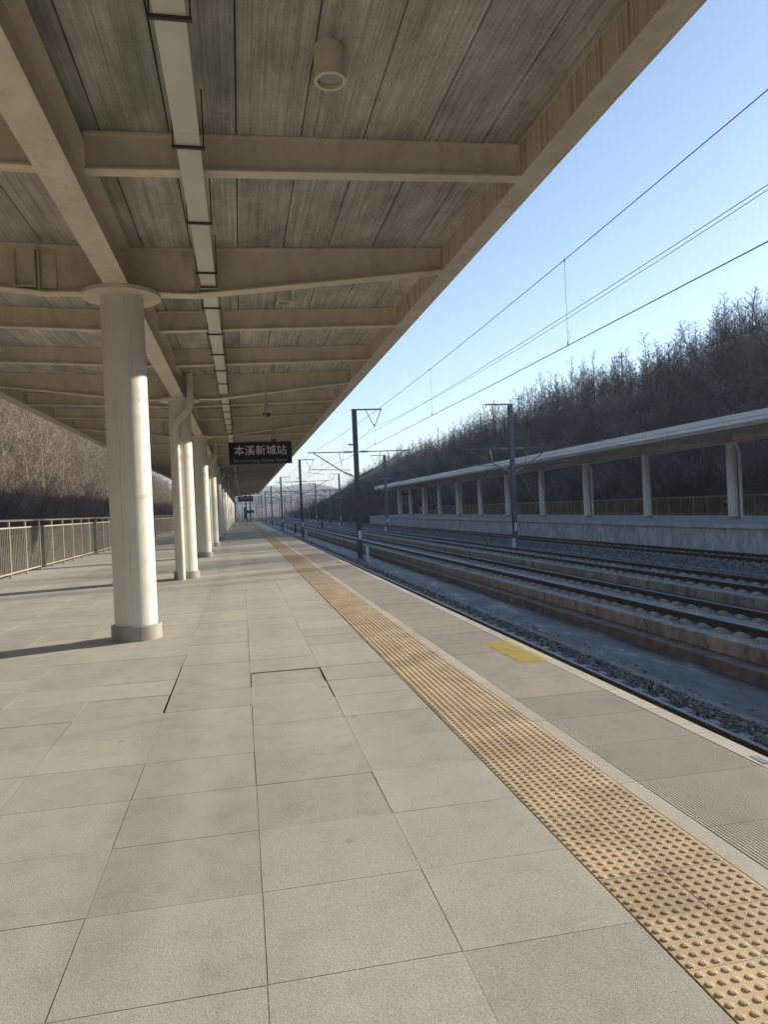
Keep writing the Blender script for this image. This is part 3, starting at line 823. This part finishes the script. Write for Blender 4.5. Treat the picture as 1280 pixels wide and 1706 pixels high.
# hanging station signs
def text_mesh(body, size, name, matn, bold=.0, ext=.004):
    cu = bpy.data.curves.new(name, 'FONT'); cu.body = body; cu.size = size; cu.align_x = 'CENTER'; cu.align_y = 'CENTER'; cu.extrude = ext; cu.offset = bold
    ob = bpy.data.objects.new(name, cu); col.objects.link(ob); bpy.context.view_layer.update()
    dg = bpy.context.evaluated_depsgraph_get(); me = bpy.data.meshes.new_from_object(ob.evaluated_get(dg))
    bpy.data.objects.remove(ob); me.materials.clear(); me.materials.append(MATS[matn]); return me
cn = text_mesh('\u672c\u6eaa\u65b0\u57ce\u7ad9', .40, 'station_name', 'sign_white', 0)
en = text_mesh('Benxixincheng Railway Station', .150, 'latin_name', 'sign_grey', 0)
def span(me): x = [v.co.x for v in me.vertices]; return max(x)-min(x)
def hang_sign(x, y, label, wd=2.4, ht=.80, zc=3.91, hz=4.6, txt=True):
    t = thing('station_sign', label, 'sign', (x, y, zc))
    m = MB(); m.box(-wd/2, wd/2, -.06, .06, -ht/2, ht/2); m.obj('sign_box', 'black_paint', t)
    m = MB()
    m.box(-wd/2-.004, wd/2+.004, -.066, .066, ht/2+.001, ht/2+.03); m.box(-wd/2-.004, wd/2+.004, -.066, .066, -ht/2-.03, -ht/2-.001)
    m.obj('frame', 'dark_steel', t)
    if txt:
        s = wd*.83/span(cn)
        o = link('station_name', cn, t, (0, -.065, .075)); o.rotation_euler = (R(90), 0, 0); o.scale = (s, s, 1)
        s = wd*.86/span(en)
        o = link('latin_name', en, t, (0, -.065, -.29)); o.rotation_euler = (R(90), 0, 0); o.scale = (s, s, 1)
    for sx in (-wd*.27, wd*.27):
        m = MB(); m.box(sx-.04, sx+.04, -.03, .03, ht/2+.031, hz-zc); m.obj('hanger', 'cream_paint', t)
    return t
hang_sign(.84, 28.06, 'black hanging station name sign with white characters, nearest one', hz=4.72)
hang_sign(.80, 118.06, 'small distant black hanging sign near the end of the near canopy', hz=4.72)
hang_sign(28.0, 118.5, 'small black hanging sign under the far canopy', hz=4.66)

def dome_camera(x, y, z0, z, label):
    t = thing('security_camera', label, 'camera', (x, y, z))
    m = MB(); m.tube((0, 0, .12), (0, 0, z0-z), .03, n=12); m.lathe([(.07, z0-z-.02), (.07, z0-z)], 0, 0, 16); m.path([(.05, 0, z0-z-.03), (.13, 0, z0-z-.09), (.05, 0, z0-z-.14)], .012, 6); m.obj('drop_pipe', 'camera_shell', t, smooth=True)
    m = MB(); m.lathe([(.05, .16), (.09, .15), (.128, .09), (.132, 0)], 0, 0, 24); m.obj('housing', 'camera_shell', t, smooth=True)
    m = MB(); m.lathe([(.112, -.001)]+[(.112*math.cos(a), -.112*math.sin(a)) for a in (.3, .6, .9, 1.2, 1.45)], 0, 0, 24); m.obj('dome', 'dome_glass', t, smooth=True)
dome_camera(.77, 18.95, 4.76, 4.2, 'domed security camera hanging on a pipe from the second main beam')
dome_camera(1.35, 27.9, 4.80, 4.42, 'small domed security camera just above the hanging station sign')

# ================================================================== FENCES
def fence(x, y0, ny, label, matn, bay=1.6, zt=1.69, z2=1.47, nb=11, maxb=290, first=0, bars_from=0):
    t = thing('platform_fence', label, 'fence', (x, 0, 0))
    pm = MB(); pm.box(-.025, .025, -.025, .025, 0, zt-.03); pm.box(-.06, .06, -.06, .06, 0.0005, .012); pmesh = pm.mesh('post', matn)
    bm_ = MB(); bm_.box(-.009, .009, -.009, .009, .152, z2-.02); bmesh_ = bm_.mesh('baluster', matn)
    rest = MB(); n = 0
    for k in range(ny+1):
        link('post', pmesh, t, (0, y0+k*bay, 0))
    for k in range(ny):
        for i in range(1, nb+1):
            y = y0+k*bay+i*bay/(nb+1)
            if k >= first and n < maxb: link('baluster', bmesh_, t, (0, y, 0)); n += 1
            else: rest.box(-.009, .009, y-.009, y+.009, .152, z2-.02)
    rest.obj('baluster', matn, t, kind='stuff')
    for k in range(0, ny, 3):
        a = y0+k*bay+.0; b_ = y0+min(ny, k+3)*bay
        m = MB(); m.tube((0, a+.002, zt), (0, b_-.002, zt), .032, n=10); m.obj('top_rail', matn, t, smooth=True)
        m = MB()
        for j in range(k, min(ny, k+3)):
            ya, yb = y0+j*bay+.0255, y0+(j+1)*bay-.0255
            m.box(-.018, .018, ya, yb, z2-.02, z2+.02); m.box(-.018, .018, ya, yb, .112, .152)
        m.obj('rail', matn, t)
    return t
fence(-6.70, 1.9-8*1.6, 87, 'pale steel railing with vertical bars along the left platform side', 'fence_steel', first=19, nb=9)
fence(32.75, 20., 69, 'brownish yellow railing at the back of the far platform', 'fence_yellow', zt=1.38, z2=1.30, nb=9, first=6)

# ================================================================== FAR PLATFORM
m = MB(); m.box(24.16, 33.3, Y0, YE+4, -2.05, -.20); 
for k in range(-2, 34): pass
m.obj('far_platform_body', 'platform_wall_concrete', kind='structure')
m = MB()
fp = MB(); fp.box(24.75, 33.3, Y0, YE+4, -.1995, -.004)
ff = fp.obj('far_platform_floor', 'coping_concrete', kind='structure')
cp = MB(); cp.box(23.98, 24.745, .006, 2.994, -.199, 0); cpm = cp.mesh('coping_slab', 'coping_concrete')
for k in range(-4, 45): link('coping_slab', cpm, ff, (rng.uniform(-.006, .006), k*3., rng.uniform(-.003, .003)))
wp = MB(); wp.box(24.10, 24.157, .01, 5.99, -2.04, -.2005); wpm = wp.mesh('wall_panel', 'platform_wall_concrete')
for k in range(-2, 22): link('wall_panel', wpm, ff, (rng.uniform(-.004, .004), k*6., 0))
# our own platform edge wall face, seen from elsewhere
m = MB(); m.box(EX-.119, EX-.08, Y0, YE, -2.0, -.051); m.obj('platform_edge_wall', 'platform_wall_concrete', kind='structure')

def board(x, y, label, pole=.05, w_=.9, h_=1.5, z0=.5, matn='sign_blue', strip=False):
    t = thing('sign_board', label, 'sign', (x, y, 0))
    for s in (-1, 1):
        m = MB(); m.tube((s*w_*.35, 0, 0), (s*w_*.35, 0, z0+h_), .03, n=8); m.obj('post', 'galvanised_steel', t)
    m = MB(); m.box(-w_/2, w_/2, -.05, -.031, z0, z0+h_); m.obj('panel', matn, t)
    if strip: m = MB(); m.box(-w_*.42, w_*.42, -.056, -.0505, z0+h_*.72, z0+h_*.9); m.obj('print', 'sign_grey', t)
board(.55, 96., 'slim blue sign panel on the far end of the near platform', w_=.40, h_=1.55, z0=.85)
board(29.6, 99., 'blue sign panel between columns on the far platform', w_=.45, h_=1.9, z0=.9)
board(29.9, 112., 'low notice board with a white strip on the far platform', w_=2.2, h_=.9, z0=.9, matn='dark_steel', strip=True)
m = MB(); m.box(-.4, .4, -.02, .02, 0, .5)
t = thing('notice_board', 'dark square notice fixed on the yellow railing of the far platform', 'notice', (32.68, 43.5, .95))
m = MB(); m.box(-.02, .0, -.36, .36, -.28, .28); m.obj('panel', 'dark_steel', t); m = MB(); m.box(-.026, -.0205, -.26, .26, -.03, .12); m.obj('print', 'sign_grey', t)

# end railings of the near platform
t = thing('end_railing', 'pale railing closing the far end of the near platform', 'railing', (0, YE-.3, 0))
for k in range(8):
    m = MB(); x = -6.6+k*1.25; m.box(x-.03, x+.03, -.03, .03, 0, 1.35); m.obj('post', 'fence_steel', t)
m = MB(); m.box(-6.6, 2.2, -.02, .02, 1.35, 1.4); m.box(-6.6, 2.2, -.02, .02, .15, .19)
m.obj('rail', 'fence_steel', t)
m = MB()
for i in range(70):
    x = -6.55+i*.125; m.box(x-.009, x+.009, -.009, .009, .19, 1.35)
m.obj('baluster', 'fence_yellow', t, kind='stuff')
t = thing('notice_board', 'small dark notice board at the far end of the near platform', 'notice', (1.35, YE-1.2, 0))
m = MB(); m.box(-.9, .9, -.03, .03, 1.55, 2.1); m.obj('panel', 'dark_steel', t)
for s in (-.7, .7): m = MB(); m.tube((s, 0, 0), (s, 0, 1.549), .03, n=8); m.obj('post', 'plate_white', t)

# ================================================================== CATENARY
def mast(x, y, zt, side, pm, label, cants, feeder=1.):
    """H mast with head bracket, hanging V insulator and cantilevers; side = direction of head bracket"""
    t = thing('catenary_mast', label, 'mast', (x, y, -2.05), 'overhead line masts between the tracks')
    m = MB(); H = zt+2.05
    lean = 0
    m.box(-.15, .15, -.16, -.145, 0, H); m.box(-.15, .15, .145, .16, 0, H); m.box(-.012, .012, -.1449, .1449, 0, H)
    m.obj('pole', pm, t)
    m = MB(); m.frust(-.32, .32, -.32, .32, 0, .25, .04); m.obj('footing', 'kerb_concrete', t)
    m = MB(); a, b_ = sorted((-side*.2, side*1.9)); m.box(a, b_, -.05, .05, H+.002, H+.09)
    m.obj('head_bracket', pm, t)
    m = MB(); vx = side*1.35
    m.tube((side*.8, 0, H), (vx-side*.08, 0, H-.98), .025, n=6); m.tube((side*1.85, 0, H), (vx+side*.08, 0, H-.98), .025, n=6)
    m.tube((vx-.1, 0, H-.99), (vx+.1, 0, H-.99), .022, n=6); m.tube((vx, 0, H-.99), (vx, 0, H-1.12), .05, n=8)
    m.obj('feeder_insulator', 'insulator_glaze', t)
    m = MB(); m.box(-side*.5 if side > 0 else .151, -.151 if side > 0 else .5, -.04, .04, H-2.35, H-2.27)
    m.obj('side_bracket', pm, t)
    for s, tx_ in cants:
        c = MB(); L = abs(tx_-x)
        zt_ = 5.42+2.05; zb_ = 3.75+2.05
        c.tube((s*.95, 0, zt_), (s*(L+.35), 0, zt_+.02), .032, n=8)
        c.tube((s*.95, 0, zb_+.35), (s*(L-.05), 0, zt_-.02), .035, n=8)
        c.tube((s*(L-1.75), 0, zt_), (s*(L-1.95), 0, zt_-.95), .02, n=6)
        c.tube((s*(L-2.5), 0, zt_-1.22), (s*(L+.3), 0, zt_-1.1), .022, n=6)          # registration tube
        c.tube((s*(L+.3), 0, zt_-1.1), (s*(L+.3), 0, zt_-1.3), .015, n=6)
        c.tube((s*(L+.3), 0, zt_-1.3), (s*(L-.7), 0, zt_-1.47), .014, n=6)           # steady arm
        co = c.obj('cantilever', 'galvanised_steel', t)
        for (p0, p1) in (((s*.16, 0, zt_), (s*.95, 0, zt_)), ((s*.16, 0, zb_), (s*.95, 0, zb_+.35))):
            q = MB(); p0 = Vector(p0); p1 = Vector(p1)
            for i in range(7): a = p0.lerp(p1, .18+i*.1); q.tube(a, p0.lerp(p1, .18+i*.1+.05), .075, n=8)
            q.tube(p0, p1, .03, n=6)
            q.obj('insulator', 'insulator_glaze' if side > 0 else 'insulator_grey', co)
    m = MB(); m.box(-.12, .12, -.168, -.1605, 1.55, 2.15); m.obj('number_plate', 'plate_white', t)
    return t
MY = [2+46*k for k in range(-1, 9)]
ORD = ['first', 'second', 'third', 'fourth', 'fifth', 'sixth', 'seventh', 'eighth', 'ninth']
ordn = {48: 'tall dark overhead line mast nearest beside the near track', 94: 'second dark overhead line mast along the near track', 140: 'third overhead line mast along the near track'}
ordr = {48: 'tall blue grey overhead line mast in front of the far platform columns', 94: 'overhead line mast in front of the dark sign of the far platform', 140: 'overhead line mast beyond the end of the far platform'}
for y in MY:
    yl = y
    mast(7.78, yl-.3, 8.22, 1, 'weathered_dark_pole', ordn.get(y, ORD[int((y-2)//46)-1]+' overhead line mast from the camera along the near track' if y > 0 else 'overhead line mast of the near track behind the viewpoint'), ((-1, 4.87), (1, 11.25)))
    mast(19.3, y+.6, 8.55, -1, 'galvanised_steel', ordr.get(y, ORD[int((y-2)//46)-1]+' overhead line mast from the camera along the far ballasted track' if y > 0 else 'overhead line mast of the far track behind the viewpoint'), ((-1, 15.85), (1, 22.25)))
    if y >= 48 and y < 240:
        for x0, yy_ in ((8.22, yl-.55), (19.0, y+.2)):
            m = MB(); m.box(-.11, .11, -.05, .05, 0, 1.0); m.frust(-.11, .11, -.05, .05, 1.0, 1.04, .03)
            m.obj('marker_post', 'plate_white', None, (x0, yy_, -2.05), label='short white concrete marker post at the foot of the %s mast %s' % ('dark' if x0 < 10 else 'grey', {48: 'nearest the camera', 94: 'second from the camera', 140: 'third from the camera', 186: 'fourth from the camera', 232: 'fifth from the camera'}[y]), category='marker post')
# wires
def wire(pts, r, label, grp=None, n=5):
    m = MB(); m.path(pts, r, n); o = m.obj('overhead_wire', 'wire_metal', None, label=label, category='wire')
    if grp: o['group'] = grp
    return o
def sagline(x, z, sag, ystep=4., xo=None, ys=MY):
    pts = []
    for a, b_ in zip(ys, ys[1:]):
        k = 0
        while a+k < b_-.01:
            u = k/(b_-a); pts.append((x(a+k) if callable(x) else x, a+k, z-4*sag*u*(1-u))); k += ystep
    pts.append((x(ys[-1]) if callable(x) else x, ys[-1], z)); return pts
names = {4.87: 'the near track', 11.25: 'the nearer slab track', 15.85: 'the farther slab track', 22.25: 'the far ballasted track'}
for xc in (4.87, 11.25, 15.85, 22.25):
    stg = lambda y, xc=xc: xc+.18*math.sin((y-2)/46*math.pi+.6)
    wire([(xc+.18*math.sin((y-2)/46*math.pi+.6), y, 3.96) for y in np.arange(-44, 417, 11.5)], .0075, 'straight contact wire hanging lowest above '+names[xc])
    wire([(p[0], p[1], p[2]) for p in sagline(stg, 5.44, .28)], .0065, 'sagging carrier wire above the contact wire of '+names[xc])
    t = thing('dropper_wires', 'thin upright droppers joining the two wires over '+names[xc], 'wire', (0, 0, 0))
    for k in range(-5, 24):
        y = 10.2+8.*k
        u = ((y-2) % 46)/46; zt = 5.44-4*.28*u*(1-u); x = stg(y)
        m = MB(); m.tube((x, y, 3.965), (x, y, zt), .0028, n=4); m.tube((x, y, 3.955), (x, y, 4.02), .012, n=5); m.tube((x, y, zt-.03), (x, y, zt+.015), .012, n=5)
        m.path([(x, y, 4.0), (x+.03, y, 4.07), (x+.028, y, 4.16), (x, y, 4.2)], .0025, 4)
        m.obj('dropper', 'wire_metal', t)
wire(sagline(9.13, 7.08, .5), .007, 'thick feeder wire hung from the insulators of the dark masts')
wire(sagline(7.38, 6.0, .3), .0065, 'feeder wire fixed to the side brackets of the dark masts')
wire(sagline(17.95, 7.42, .5), .007, 'feeder wire hung from the insulators of the grey masts')
wire(sagline(19.65, 6.3, .3), .0065, 'wire fixed to the side brackets of the grey masts')
# guy wires
for x, y, lx in ((7.95, 94, 10.0), (19.2, 48, 22.4)):
    m = MB(); m.tube((x, y-2 if x < 10 else y+.6, 4.6), (x+.3, y-11 if x < 10 else y-7.5, -1.9), .012, n=5)
    m.obj('guy_wire', 'insulator_grey', None, label='slanting guy wire of the %s mast' % ('second dark' if x < 10 else 'nearest grey'), category='wire')

# lattice portals across the tracks in the distance
def portal(y, x0, x1, z, label):
    t = thing('lattice_portal', label, 'gantry', (0, y, 0), 'lattice portals across the tracks in the distance')
    m = MB(); H = .55
    for dz in (0, H):
        for dy in (-.25, .25): m.tube((x0-.6, dy, z+dz), (x1+.6, dy, z+dz), .05, n=5)
    x = x0-.6; s = 0
    while x < x1+.5:
        for dy in (-.25, .25): m.tube((x, dy, z+(0 if s else H)), (x+.9, dy, z+(H if s else 0)), .03, n=4)
        x += .9; s ^= 1
    m.obj('truss', 'galvanised_steel', t)
    for xx in (x0, x1):
        m = MB()
        for dx in (-.2, .2):
            for dy in (-.2, .2): m.tube((xx+dx, dy, -2.05), (xx+dx, dy, z+H), .05, n=5)
        zz = -2.; 
        while zz < z:
            m.tube((xx-.2, -.2, zz), (xx+.2, -.2, zz+.6), .025, n=4); m.tube((xx+.2, -.2, zz+.6), (xx-.2, -.2, zz+1.2), .025, n=4); zz += 1.2
        m.obj('leg', 'galvanised_steel', t)
    for xx in (4.87, 11.25, 15.85, 22.25):
        m = MB(); m.tube((xx+.8, 0, z), (xx+.8, 0, z-2.6), .05, n=6); m.tube((xx+.8, 0, z-.9), (xx-.3, 0, z-1.2), .03, n=5); m.tube((xx+.8, 0, z-2.4), (xx-.3, 0, z-1.2), .03, n=5)
        m.obj('drop_arm', 'galvanised_steel', t)
portal(196., 1.2, 26., 6.5, 'nearest lattice portal spanning all tracks beyond the platforms')
for i, y in enumerate((246., 300., 352., 404.)): portal(y, -1.-i, 27., 6.5, ['second','third','fourth','farthest'][i]+' lattice portal across the tracks, faint in the haze')
# distant masts beyond, on the left
for i, (x, y) in enumerate(((2.0, 158), (1.3, 182), (-1.2, 150), (26.5, 214), (-2.5, 260), (0.5, 330), (26., 250), (28., 330))):
    t = thing('catenary_mast', 'thin grey mast beyond the platform end, '+['just right of the small notice board', 'left of the nearest portal leg', 'behind the blue sign panel', 'right of the tracks near the nearest portal', 'far left behind the end railing', 'leftmost in the far haze', 'right of the tracks by the second portal', 'farthest right in the haze'][i], 'mast', (x, y, -2.05), 'thin far masts beyond the platforms')
    m = MB(); m.box(-.15, .15, -.15, .15, 0, 9.5); m.obj('pole', 'galvanised_steel', t)
    m = MB(); m.tube((.16, 0, 7.6), (3., 0, 7.6), .04, n=5); m.tube((.16, 0, 5.8), (2.6, 0, 7.55), .04, n=5); m.obj('cantilever', 'galvanised_steel', t)
# short dark signal posts between the rails
for i, (x, y) in enumerate(((8.6, 118), (13.55, 84), (13.55, 122), (18.4, 150))):
    m = MB(); m.box(-.1, .1, -.1, .1, 0, 1.25); m.frust(-.15, .15, -.12, .12, 1.25, 1.5, .04)
    m.obj('signal_post', 'black_paint', None, (x, y, -2.05 if x < 10 else -1.9), label=('small black signal post between the tracks, '+['by the near track kerb', 'nearest between the slab tracks', 'farther between the slab tracks', 'beside the grey masts'][i]), category='signal')

# utility poles on the ridge and their wires
up = []
for i, (x, y) in enumerate(((63.5, 22), (64.5, 62), (64.5, 111), (65, 158), (66, 210))):
    z = hgt(x, y); H = 8.2
    t = thing('utility_pole', {1: 'utility pole among the bare trees on the ridge, outside right', 2: 'dark utility pole with a crossarm standing clear on the wooded ridge'}.get(i, 'utility pole among the ridge trees, '+['rightmost, outside the picture', '', '', 'next beyond the clear standing one', 'farthest of all'][i]), 'utility pole', (x, y, z))
    m = MB(); m.tube((0, 0, -.5), (0, 0, H), .16, .10, n=8); m.obj('pole', 'weathered_dark_pole', t)
    m = MB(); m.box(-.1, .1, -.9, .9, H-.9, H-.78)
    m.box(-.9, .9, -.06, .06, H-.77, H-.68); m.obj('crossarm', 'weathered_dark_pole', t)
    up.append((x, y, z+H))
for dx, dz in ((0, 0), (.8, -.7), (-.8, -.7)):
    pts = []
    for (a, b_) in zip(up, up[1:]):
        for k in range(10):
            u = k/10; pts.append((a[0]+(b_[0]-a[0])*u+dx, a[1]+(b_[1]-a[1])*u, a[2]+(b_[2]-a[2])*u+dz-4*.7*u*(1-u)))
    pts.append((up[-1][0]+dx, up[-1][1], up[-1][2]+dz))
    wire(pts, .012, 'thin power line strung between the utility poles on the ridge, '+('topmost' if dx == 0 else 'outer crossarm end' if dx > 0 else 'track side crossarm end'))

# ================================================================== TREES
def tree_mesh(seed, H, spread=.35, nb=16, sub=6, tw=5, r0=.07, matn='bark_pale', lean=.05, multi=1, twr=.006, low=.25, kink=.07):
    r = random.Random(seed); m = MB()
    def seg(p, q, a, b_, n): m.tube(p, q, a, b_, n=n, caps=False)
    def blade(p, q, wd):
        d = (q-p); s = d.cross(Vector((r.uniform(-1, 1), r.uniform(-1, 1), r.uniform(-1, 1))));
        if s.length < 1e-5: return
        s = s.normalized()*wd; k = len(m.v); m.v += [tuple(p-s), tuple(p+s), tuple(q)]; m.f.append((k, k+1, k+2)); m.m.append(0)
    def bend(d, a): 
        v = Vector((r.gauss(0, a), r.gauss(0, a), r.gauss(0, a)*.6)); return (d+v).normalized()
    for t_ in range(multi):
        p = Vector((r.uniform(-.3, .3), r.uniform(-.3, .3), -.3)) if multi > 1 else Vector((0, 0, -.3))
        d = Vector((r.gauss(0, lean), r.gauss(0, lean), 1)).normalized(); ns = 6; rad = r0*r.uniform(.8, 1.1); pts = [(p.copy(), rad)]
        h = H*r.uniform(.85, 1.)
        for i in range(ns):
            q = p+d*((h+.3)/ns); nr = rad*(.78 if i < ns-1 else .35); seg(p, q, rad, nr, 4); p = q; rad = nr; d = bend(d, kink); d.z = abs(d.z); pts.append((p.copy(), rad))
        for b_ in range(nb):
            u = low+(1-low)*(b_+r.random())/nb*.97; k = min(ns-1, int(u*ns)); f = u*ns-k
            bp = pts[k][0].lerp(pts[k+1][0], f); br = (pts[k][1]*(1-f)+pts[k+1][1]*f)*.5
            az = r.uniform(0, 6.283); up_ = r.uniform(.55, 1.3)
            bd = Vector((math.cos(az), math.sin(az), up_)).normalized(); L = h*spread*(1.15-u*.75)*r.uniform(.6, 1.15)
            a = bp; bpts = [a.copy()]
            for i in range(3):
                q = a+bd*(L/3); seg(a, q, br*(1-i*.3), br*(1-(i+1)*.3)*.9+.001, 3); a = q; bd = bend(bd, .2); bpts.append(a.copy())
            for s_ in range(sub):
                v = (s_+r.random())/sub*2.6+.35; kk = min(2, int(v)); sp = bpts[kk].lerp(bpts[kk+1], min(1, v-kk))
                sdv = (bd+Vector((r.gauss(0, .6), r.gauss(0, .6), r.uniform(-.1, .7)))).normalized(); sl = L*r.uniform(.25, .5)
                mid = sp+sdv*sl*.5; sd2 = bend(sdv, .3); end = mid+sd2*sl*.5
                blade(sp, mid, twr*1.5); blade(mid-sdv*.02, end, twr*1.1)
                for q_ in range(tw):
                    w0 = sp.lerp(mid, r.random()) if q_ % 2 else mid.lerp(end, r.random())
                    td = (sd2+Vector((r.gauss(0, .7), r.gauss(0, .7), r.uniform(-.2, .8)))).normalized()
                    blade(w0, w0+td*sl*r.uniform(.3, .75), twr*.8)
    return m.mesh('bare_tree', matn)
def bush_mesh(seed, H, matn, n=70, twr=.007):
    r = random.Random(seed); m = MB()
    for i in range(n):
        p = Vector((r.uniform(-.5, .5), r.uniform(-.5, .5), -.1)); d = Vector((r.gauss(0, .45), r.gauss(0, .45), 1)).normalized(); L = H*r.uniform(.5, 1)
        q = p+d*L*.5; d2 = (d+Vector((r.gauss(0, .25), r.gauss(0, .25), 0))).normalized(); e = q+d2*L*.5
        for a, b_, wd in ((p, q, twr*1.6), (q, e, twr)):
            s = (b_-a).cross(Vector((r.uniform(-1, 1), r.uniform(-1, 1), r.uniform(-1, 1)))).normalized()*wd; k = len(m.v)
            m.v += [tuple(a-s), tuple(a+s), tuple(b_+s*.5), tuple(b_-s*.5)]; m.f.append((k, k+1, k+2, k+3)); m.m.append(0)
        for j in range(9):
            a = p.lerp(q, r.uniform(.3, 1)) if j % 2 else q.lerp(e, r.random())
            td = (d2+Vector((r.gauss(0, .8), r.gauss(0, .8), r.gauss(0, .4)))).normalized(); b_ = a+td*L*r.uniform(.12, .35)
            s = (b_-a).cross(Vector((r.uniform(-1, 1), r.uniform(-1, 1), r.uniform(-1, 1)))).normalized()*twr*.8; k = len(m.v)
            m.v += [tuple(a-s), tuple(a+s), tuple(b_)]; m.f.append((k, k+1, k+2)); m.m.append(0)
    return m.mesh('undergrowth', matn)
pale = [tree_mesh(10+i, 6.0, .42, 20, 7, 6, .05, 'bark_pale', .10, 2 if i % 2 else 1, .0075, .12) for i in range(5)]
dark = [tree_mesh(30+i, 8.2, .24, 20, 7, 6, .10, 'bark_dark', .04, 1, .012, .34, .035) for i in range(6)]
brown = [tree_mesh(50+i, 6.0, .38, 14, 6, 5, .07, 'twig_brown', .07, 2, .013, .15) for i in range(4)]
mid = [tree_mesh(60+i, 6.4, .32, 16, 7, 6, .07, 'bark_mid', .06, 1, .012, .15) for i in range(4)]
bushp = [bush_mesh(70+i, 2.2, 'bark_mid' if i else 'bark_pale') for i in range(3)]
bushd = [bush_mesh(80+i, 2.6, 'bark_dark' if i < 2 else 'bark_mid', 60, .012) for i in range(4)]
r = random.Random(11)
# left hillside: nearest trees as things, the mass behind as one wood
LG = 'bare sunlit trees on the left hillside'
for i in range(70):
    y = 28+r.random()*95; x = -r.uniform(10.2, 21); s = r.uniform(.75, 1.15)
    o = link('bare_tree', pale[i % 5], None, (x, y, hgt(x, y)-.1), rotz=r.uniform(0, 6.28), scale=(s, s, s), label='bare sunlit tree on the left slope, ' + ('seen above the railing left of the first column' if x/y < -.165 else 'hidden mostly behind the first column' if x/y < -.13 else 'seen between the first and second columns'), category='tree', group=LG)
pts = []
for _ in range(2300):
    y = 12+r.random()**.9*330; x = -9.8-r.random()**.8*46
    if y > 170: x -= 10
    pts.append((x, y, hgt(x, y)-.1))
scatter('hillside_wood', pts, pale, .7, 1.2, rot3=False, label='dense grey brown mass of bare trees covering the left hillside', category='wood')
pts = []
for _ in range(2600):
    y = 8+r.random()*170; x = -8.9-r.random()**1.4*22
    if y > 140: x -= 6
    pts.append((x, y, hgt(x, y)))
scatter('undergrowth', pts, bushp, .7, 1.35, rot3=False, label='tangled bare scrub at the foot of the left hillside', category='scrub')
# right hill
RG = 'bare trees standing on the right ridge'
def ridge_label(y):
    if y < 84: return 'bare dark ridge tree at the right end of the skyline, above the far canopy'
    if y < 109: return 'bare dark ridge tree just right of the crossarmed utility pole'
    if y < 135: return 'bare dark ridge tree just left of the crossarmed utility pole'
    if y < 190: return 'bare dark ridge tree between the utility pole and the grey mast nearest the camera'
    return 'small bare ridge tree far down the skyline, left of the nearest grey mast'
for i in range(300):
    y = 12+i*.98+r.uniform(-1.5, 1.5); x = r.uniform(60, 68)
    if y < 40 or (y < 66 and r.random() < .3): continue
    s = r.uniform(.8, 1.2)*(1 if r.random() > .12 else 1.2)*(1 if y > 66 else .8)
    o = link('bare_tree', dark[i % 6] if r.random() < .8 else brown[i % 4], None, (x, y, hgt(x, y)-.2), rotz=r.uniform(0, 6.28), scale=(s, s, s*r.uniform(.92, 1.08)), label=ridge_label(y), category='tree', group=RG)
pts = []
for _ in range(950):
    y = 70+r.random()**1.3*430; x = r.uniform(59, 82); pts.append((x, y, hgt(x, y)-.2))
for _ in range(800):
    y = 68+r.random()**1.2*340; x = r.uniform(58.5, 69); pts.append((x, y, hgt(x, y)-.9))
for _ in range(34):
    y = 43+r.random()*27; x = r.uniform(60, 82); pts.append((x, y, hgt(x, y)-.2))
for _ in range(1700):
    y = -30+r.random()*620; x = 36+r.random()*25
    if (y < 42 and x > 46) or (y < 66 and x > 54 and r.random() < .6): continue; pts.append((x, y, hgt(x, y)-.2))
scatter('ridge_wood', pts, dark+brown+mid, .6, 1.1, rot3=False, label='dark shaded mass of bare trees covering the right hillside', category='wood')
pts = []
for _ in range(3600):
    y = 10+r.random()**1.2*560; x = 34.2+r.random()**1.1*26.5
    if y < 60 and x > 56: continue
    pts.append((x, y, hgt(x, y)))
for _ in range(500):
    y = 140+r.random()*260; x = 26+r.random()*10; pts.append((x, y, hgt(x, y)))
scatter('undergrowth', pts, bushd, .8, 1.6, rot3=False, label='dark scrub on the shaded slope behind the far platform', category='scrub')
pts = []
for _ in range(700):
    y = 440+r.random()*900; x = -250+r.random()*650
    if 0 < x < 26 and y < 520: continue
    pts.append((x, y, hgt(x, y)-.2))
for _ in range(160):
    y = 160+r.random()*260; x = (28+r.random()*10) if r.random() < .5 else (-8-r.random()*16); pts.append((x, y, hgt(x, y)-.2))
scatter('valley_wood', pts, brown, .8, 1.7, rot3=False, label='distant brown woods at the end of the valley', category='wood')

# ================================================================== HAZE
HZ = 1
if HZ:
    m = MB(); m.box(-1500, 1500, -400, 4000, -3.5, 132)
    hm = bpy.data.materials.new('haze'); hm.use_nodes = True; t = hm.node_tree; t.nodes.clear()
    pv = N(t, 'ShaderNodeVolumePrincipled'); pv.inputs['Color'].default_value = (.80, .88, 1, 1); pv.inputs['Density'].default_value = .00042; pv.inputs['Anisotropy'].default_value = .2
    ou = N(t, 'ShaderNodeOutputMaterial'); t.links.new(pv.outputs[0], ou.inputs['Volume']); MATS['haze'] = hm
    m.obj('haze', 'haze', kind='stuff')
